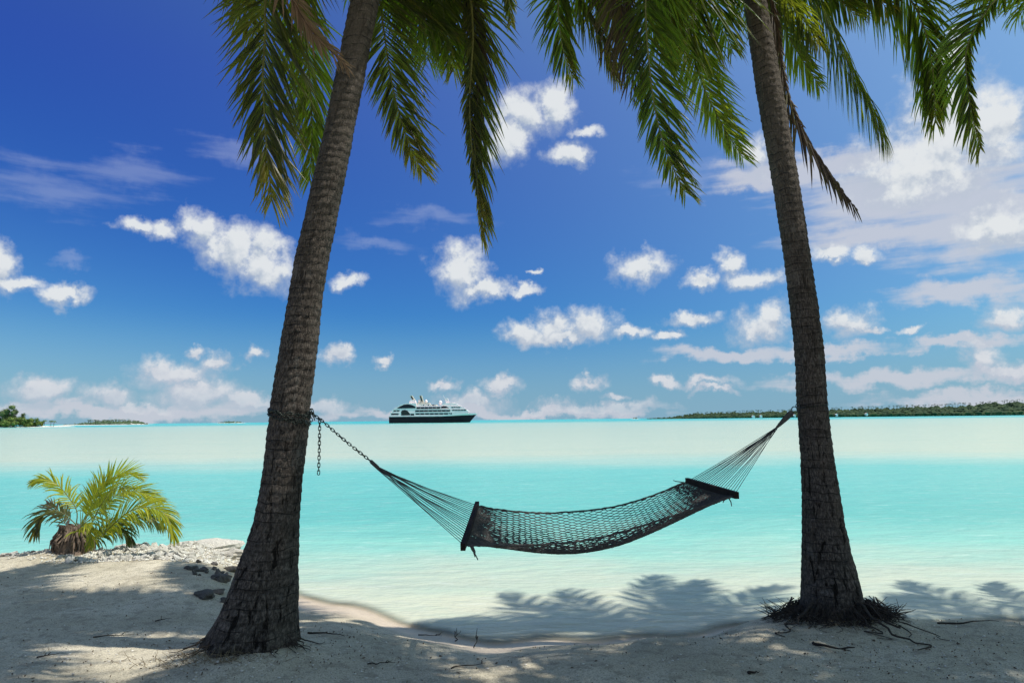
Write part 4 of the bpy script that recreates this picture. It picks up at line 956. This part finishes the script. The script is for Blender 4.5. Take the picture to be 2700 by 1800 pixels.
pz('mast', [(1408,395),(1425,386),(1468,392),(1510,486),(1435,486)], 1.0)
mb = MB(); mb.tube([(SXf(1376), 0, SZf(328)), (SXf(1405), 0, SZf(392))], .10, 4); mb.tube([(SXf(1604), 0, SZf(448)), (SXf(1606), 0, SZf(500))], .10, 4); mb.tube([(SXf(2012), 0, SZf(655)), (SXf(2014), 0, SZf(692))], .10, 4); mb.build('antenna', M_SW, ship)
for i in range(7): strip(dE, 955+i*45, 985+i*45, 512, 528, 4.7, 'deck_furniture', M_SD if i % 2 else M_ST)
for y_ in (655, 600): strip(ship, 860, 1570, y_-3, y_+4, 6.05, 'balcony_rail', M_SW)

# ------------------------------------------------------------------ islands
def folmat(name, lo, hi, sc_):
    m, t, p = mat(name); tc = t.new('ShaderNodeTexCoord'); n_ = t.noise(tc.outputs['Object'], sc_, 4, .65)
    t.l.new(t.mix(t.mapr(n_, .35, .68), lo, hi), p.inputs['Base Color']); p.inputs['Roughness'].default_value = .8; p.inputs['Specular IOR Level'].default_value = .15; return m
M_FOR = folmat('far_forest', (.020, .045, .022), (.060, .088, .034), .05); M_FOR2 = folmat('islet_grove', (.045, .085, .045), (.10, .14, .07), .06); M_BUSH = folmat('islet_bush', (.07, .115, .028), (.17, .21, .05), .30); M_CAS = folmat('casuarina', (.07, .10, .04), (.15, .18, .07), .4)
M_SHORE = plain('island_sand', (.62, .58, .50), .9, .2, .1, .1); M_TR = plain('far_trunk', (.12, .10, .08), .9, .1, .2, 1)
ICO = bmesh.new(); bmesh.ops.create_icosphere(ICO, subdivisions=1, radius=1.0); IV = [v.co.copy() for v in ICO.verts]; IF = [tuple(v.index for v in f.verts) for f in ICO.faces]; ICO.free()
def clump(mb, rng, c, rx, rz, ry=None):
    o = rng.uniform(0, 90)
    mb.add([(c[0]+v.x*rx*(q := 1+.55*noise.noise(v*1.6+Vector((o, 0, 0)))), c[1]+v.y*(ry or rx)*q, c[2]+v.z*rz*q) for v in IV], IF)
def tuft(mb, rng, c, r, trunk_h):
    mb.tube([(c[0], c[1], c[2]-trunk_h), (c[0]+rng.gauss(0, .4), c[1], c[2])], .22, 3)
    for k in range(9):
        a = 2*math.pi*k/9+rng.uniform(-.2, .2); d = Vector((math.cos(a), math.sin(a), 0)); up = rng.uniform(.1, .8); w_ = Vector((-d.y, d.x, 0))*r*.16; P0 = Vector(c)
        p1 = P0+d*r*.5+Vector((0, 0, r*.35*up)); p2 = P0+d*r+Vector((0, 0, -r*rng.uniform(.1, .5)))
        mb.add([P0, p1-w_, p1+w_+Vector((0, 0, -.1)), p2], [(0, 1, 2), (1, 3, 2)])
def island(name, Yi, prof, mt, depth, seed, cl, lab_f, shore_w=6, tufts=60, x_off=0):
    """prof: (photo x, top y, shore y): the wooded outline of the island as seen; built at depth Yi as a ridge of trees"""
    rng = random.Random(seed); xs = [p_[0] for p_ in prof]; k = Yi/FPX
    X = lambda px: (px-1350)*k
    Htop = lambda px: (lerp(px, xs, [p_[2]-p_[1] for p_ in prof]))*k
    gx_ = np.linspace(X(xs[0])-12, X(xs[-1])+12, 80); mb = MB(); vs = []
    for x in gx_:
        f = min(1, (x-gx_[0])/20, (gx_[-1]-x)/20); h = max(0, Htop(x/k+1350)*.45)
        for y_, z_ in ((-shore_w-4, WL-1), (-shore_w, WL+.05), (0, WL+1.2*f), (depth*.5, WL+h*f), (depth, WL+h*.6*f), (depth+20, WL-1)): vs.append((x, Yi+y_, z_))
    n_ = len(gx_); mb.add(vs, [(i*6+j, (i+1)*6+j, (i+1)*6+j+1, i*6+j+1) for i in range(n_-1) for j in range(5)])
    tag(mb.build(name, mt if shore_w < 2 else M_SHORE), kind='structure')
    mb = MB()
    for i in range(cl):
        px = rng.uniform(xs[0], xs[-1]); ht = Htop(px); f = rng.random(); y_ = Yi+2+f*depth; base_ = ht*.45*min(1, f*2); top_ = max(2.0, ht*(.55+.45*f)*rng.uniform(.75, 1.0)); r = rng.uniform(.12, .22)*ht+1.6
        r = min(r, top_*.6); clump(mb, rng, (X(px), y_, WL+max(r*.5, top_-r)), r*1.2, r, r); 
        if f < .45: clump(mb, rng, (X(px), Yi+rng.uniform(-1, 3), WL+r*.6), r*1.2, r*.8)
    for i in range(tufts):
        px = rng.uniform(xs[0], xs[-1]); ht = Htop(px); r = rng.uniform(2.0, 3.4)*min(1.0, .5+ht/20); tuft(mb, rng, (X(px), Yi+rng.uniform(.2, .8)*depth, WL+ht*rng.uniform(.92, 1.10)), r, r*1.8)
    return tag(mb.build(name+'_forest', mt), lab_f, 'forest', kind='stuff')
island('island', 1500, [(1728,1100,1102),(1760,1098,1102),(1800,1096,1102),(1822,1092,1102),(1860,1086,1102),(1950,1083,1101),(2100,1079,1100),(2200,1075,1098),(2300,1070,1096),(2420,1066,1094),(2520,1062,1092),(2600,1058,1091),(2700,1052,1090),(2800,1048,1090)], M_FOR, 130, 61, 1500, 'dark green palm forest covering the long low island on the horizon', shore_w=1, tufts=240)
island('islet', 1150, [(172,1112,1116),(205,1109,1116),(215,1103,1116),(260,1104,1116),(300,1102,1116),(330,1106,1116),(346,1112,1116)], M_FOR2, 60, 62, 260, 'low green wooded islet with a white sand edge on the horizon', shore_w=14, tufts=70)
island('islet', 2600, [(578,1110,1113),(590,1107,1113),(610,1107,1113),(629,1110,1113)], M_FOR2, 60, 63, 90, 'tiny far wooded islet beside the big palm trunk on the horizon', tufts=12)
island('islet', 2600, [(1666,1104,1106),(1670,1101,1106),(1676,1103,1106)], M_FOR, 10, 64, 14, 'tiny dark rock islet alone on the horizon', tufts=3)
rhs = random.Random(6)
for i, (px, py, w_, lb) in enumerate([(1985,1095,14,'tiny pale house among the trees nearest the hammock knot'),(2005,1093,10,'tiny pale house second from the hammock knot on the island shore'),(2094,1090,8,'tiny white house seen beside the hammock ring'),(2205,1085,9,'tiny white house just right of the palm trunk on the island'),(2284,1088,10,'tiny white house farther along the island shore')]):
    k = 1480/FPX; x = (px-1350)*k; hgt = WL+3.0+i*.6; r = empty('house', (x, 1492, hgt), lb, 'house', 'houses on the island'); w2 = w_*k*.5
    mb = MB(); mb.box((-w2/2, -3, -3), (w2/2, 3, 1.2)); wl = mb.build('wall', M_SW, r)
    mb = MB(); mb.prism([(-w2/2-.4, 1.2), (w2/2+.4, 1.2), (0, 2.6)], -3.5, 3.5); mb.build('roof', M_SW, r)
# near islet at the picture edge: single trees and bushes
k5 = 520/FPX
mb = MB(); gx_ = np.linspace((-60-1350)*k5, (150-1350)*k5, 40); vs = []
for x in gx_:
    f = max(0, min(1, (gx_[-1]-x)/8))
    for y_, z_ in ((-9, WL-.6), (-5, WL+.05), (2, WL+.9*f), (26, WL+.8*f), (34, WL-.6)): vs.append((x, 520+y_, z_))
mb.add(vs, [(i*5+j, (i+1)*5+j, (i+1)*5+j+1, i*5+j+1) for i in range(39) for j in range(4)]); tag(mb.build('islet', M_SHORE), kind='structure')
rt = random.Random(15)
def leafy(mb, rng, c, rx, rz, count, size, feather=False):
    for _ in range(count):
        d = Vector((rng.gauss(0, 1), rng.gauss(0, 1), rng.gauss(0, 1))).normalized()*rng.uniform(.55, 1.0); q = Vector((c[0]+d.x*rx, c[1]+d.y*rx, c[2]+d.z*rz))
        a = Vector((rng.gauss(0, 1), rng.gauss(0, 1), rng.gauss(0, .6))).normalized()*size*rng.uniform(.6, 1.4); b = Vector((rng.gauss(0, 1), rng.gauss(0, 1), rng.gauss(0, 1))).normalized()*size*(.25 if feather else .7)
        if feather: a = (Vector((.9, 0, .7))*rng.uniform(.4, 1)+Vector((rng.gauss(0, .5), rng.gauss(0, .5), rng.gauss(0, .3)))).normalized()*size*1.6
        mb.add([q-a*.5, q+b*.5, q+a*.7, q-b*.5], [(0, 1, 2, 3)])
def far_tree(name, px, top, wpx, mt, lab, grp, Yt=520, feather=False, base_py=1122):
    x = (px-1350)*Yt/FPX; k = Yt/FPX; H = (base_py-top)*k; W_ = wpx*k*(.5 if feather else .66)
    r = empty(name, (x, Yt, WL+.5), lab, 'tree' if feather else 'bush', grp); mb = MB(); mb.tube([(0, 0, -.4), (.2, 0, H*.45), (.6, 0, H*.85)], [.28, .2, .08], 5)
    for _ in range(4): a = rt.uniform(0, 6.3); mb.tube([(.1, 0, H*.25), (math.cos(a)*W_*.5, math.sin(a)*W_*.4, H*.6)], [.14, .05], 4)
    mb.build('trunk', M_TR, r); mb = MB()
    for _ in range(14 if feather else 10):
        f = rt.uniform(.25 if feather else .15, .92); rr_ = W_*(1.0-.65*max(0, f-.35)/.65) if feather else W_*math.sqrt(max(.1, 1-f*f))
        c = (rt.gauss(0, .5)*rr_*.8+f*(W_*.25 if feather else 0), rt.gauss(0, .5)*rr_*.6, H*f); s_ = W_*rt.uniform(.28, .45)
        clump(mb, rt, c, s_*.75, s_*.65); leafy(mb, rt, c, s_*1.15, s_*1.0, 130, .55, feather)
    mb.build('crown', mt, r)
far_tree('casuarina_tree', 18, 1066, 56, M_CAS, 'tallest feathery tree on the islet at the picture edge', 'trees of the near islet', feather=True)
far_tree('casuarina_tree', 2, 1078, 40, M_CAS, 'feathery tree cut by the picture edge on the islet', 'trees of the near islet', 526, True)
far_tree('casuarina_tree', 40, 1074, 26, M_CAS, 'thin feathery tree leaning out beside the tallest one on the islet', 'trees of the near islet', 522, True)
far_tree('casuarina_tree', 62, 1087, 24, M_CAS, 'short feathery tree in the middle of the islet', 'trees of the near islet', 523, True)
for px, top, w_, lb in ((8,1098,34,'bush under the feathery trees at the picture edge'),(34,1100,34,'round bush below the tallest feathery tree'),(58,1098,34,'green bush in the middle of the near islet'),(82,1102,32,'bush right of the short feathery tree'),(104,1102,26,'dark bush near the sandy tip of the near islet'),(70,1106,26,'low front bush on the near islet shore'),(20,1107,28,'low front bush close to the picture edge'),(116,1108,14,'last low bush before the sandy tip')):
    far_tree('bush', px, top, w_, M_BUSH, lb, 'bushes of the near islet', 516+rt.uniform(0, 6))
for px, top, lb in ((113,1100,'small palm behind the bushes near the sandy tip'),(130,1102,'small palm at the sandy tip of the near islet'),(138,1103,'last small palm on the tip of the near islet')):
    r = empty('small_palm', ((px-1350)*k5, 524, WL+.6), lb, 'palm tree', 'palms of the near islet'); H = (1118-top)*k5; mb = MB(); mb.tube([(0, 0, -.3), (.2, 0, H*.8)], .16, 5); mb.build('trunk', M_TR, r)
    mb = MB()
    for _ in range(3): tuft(mb, rt, (.2, 0, H*.8), 1.9, .01)
    mb.build('crown', M_BUSH, r)
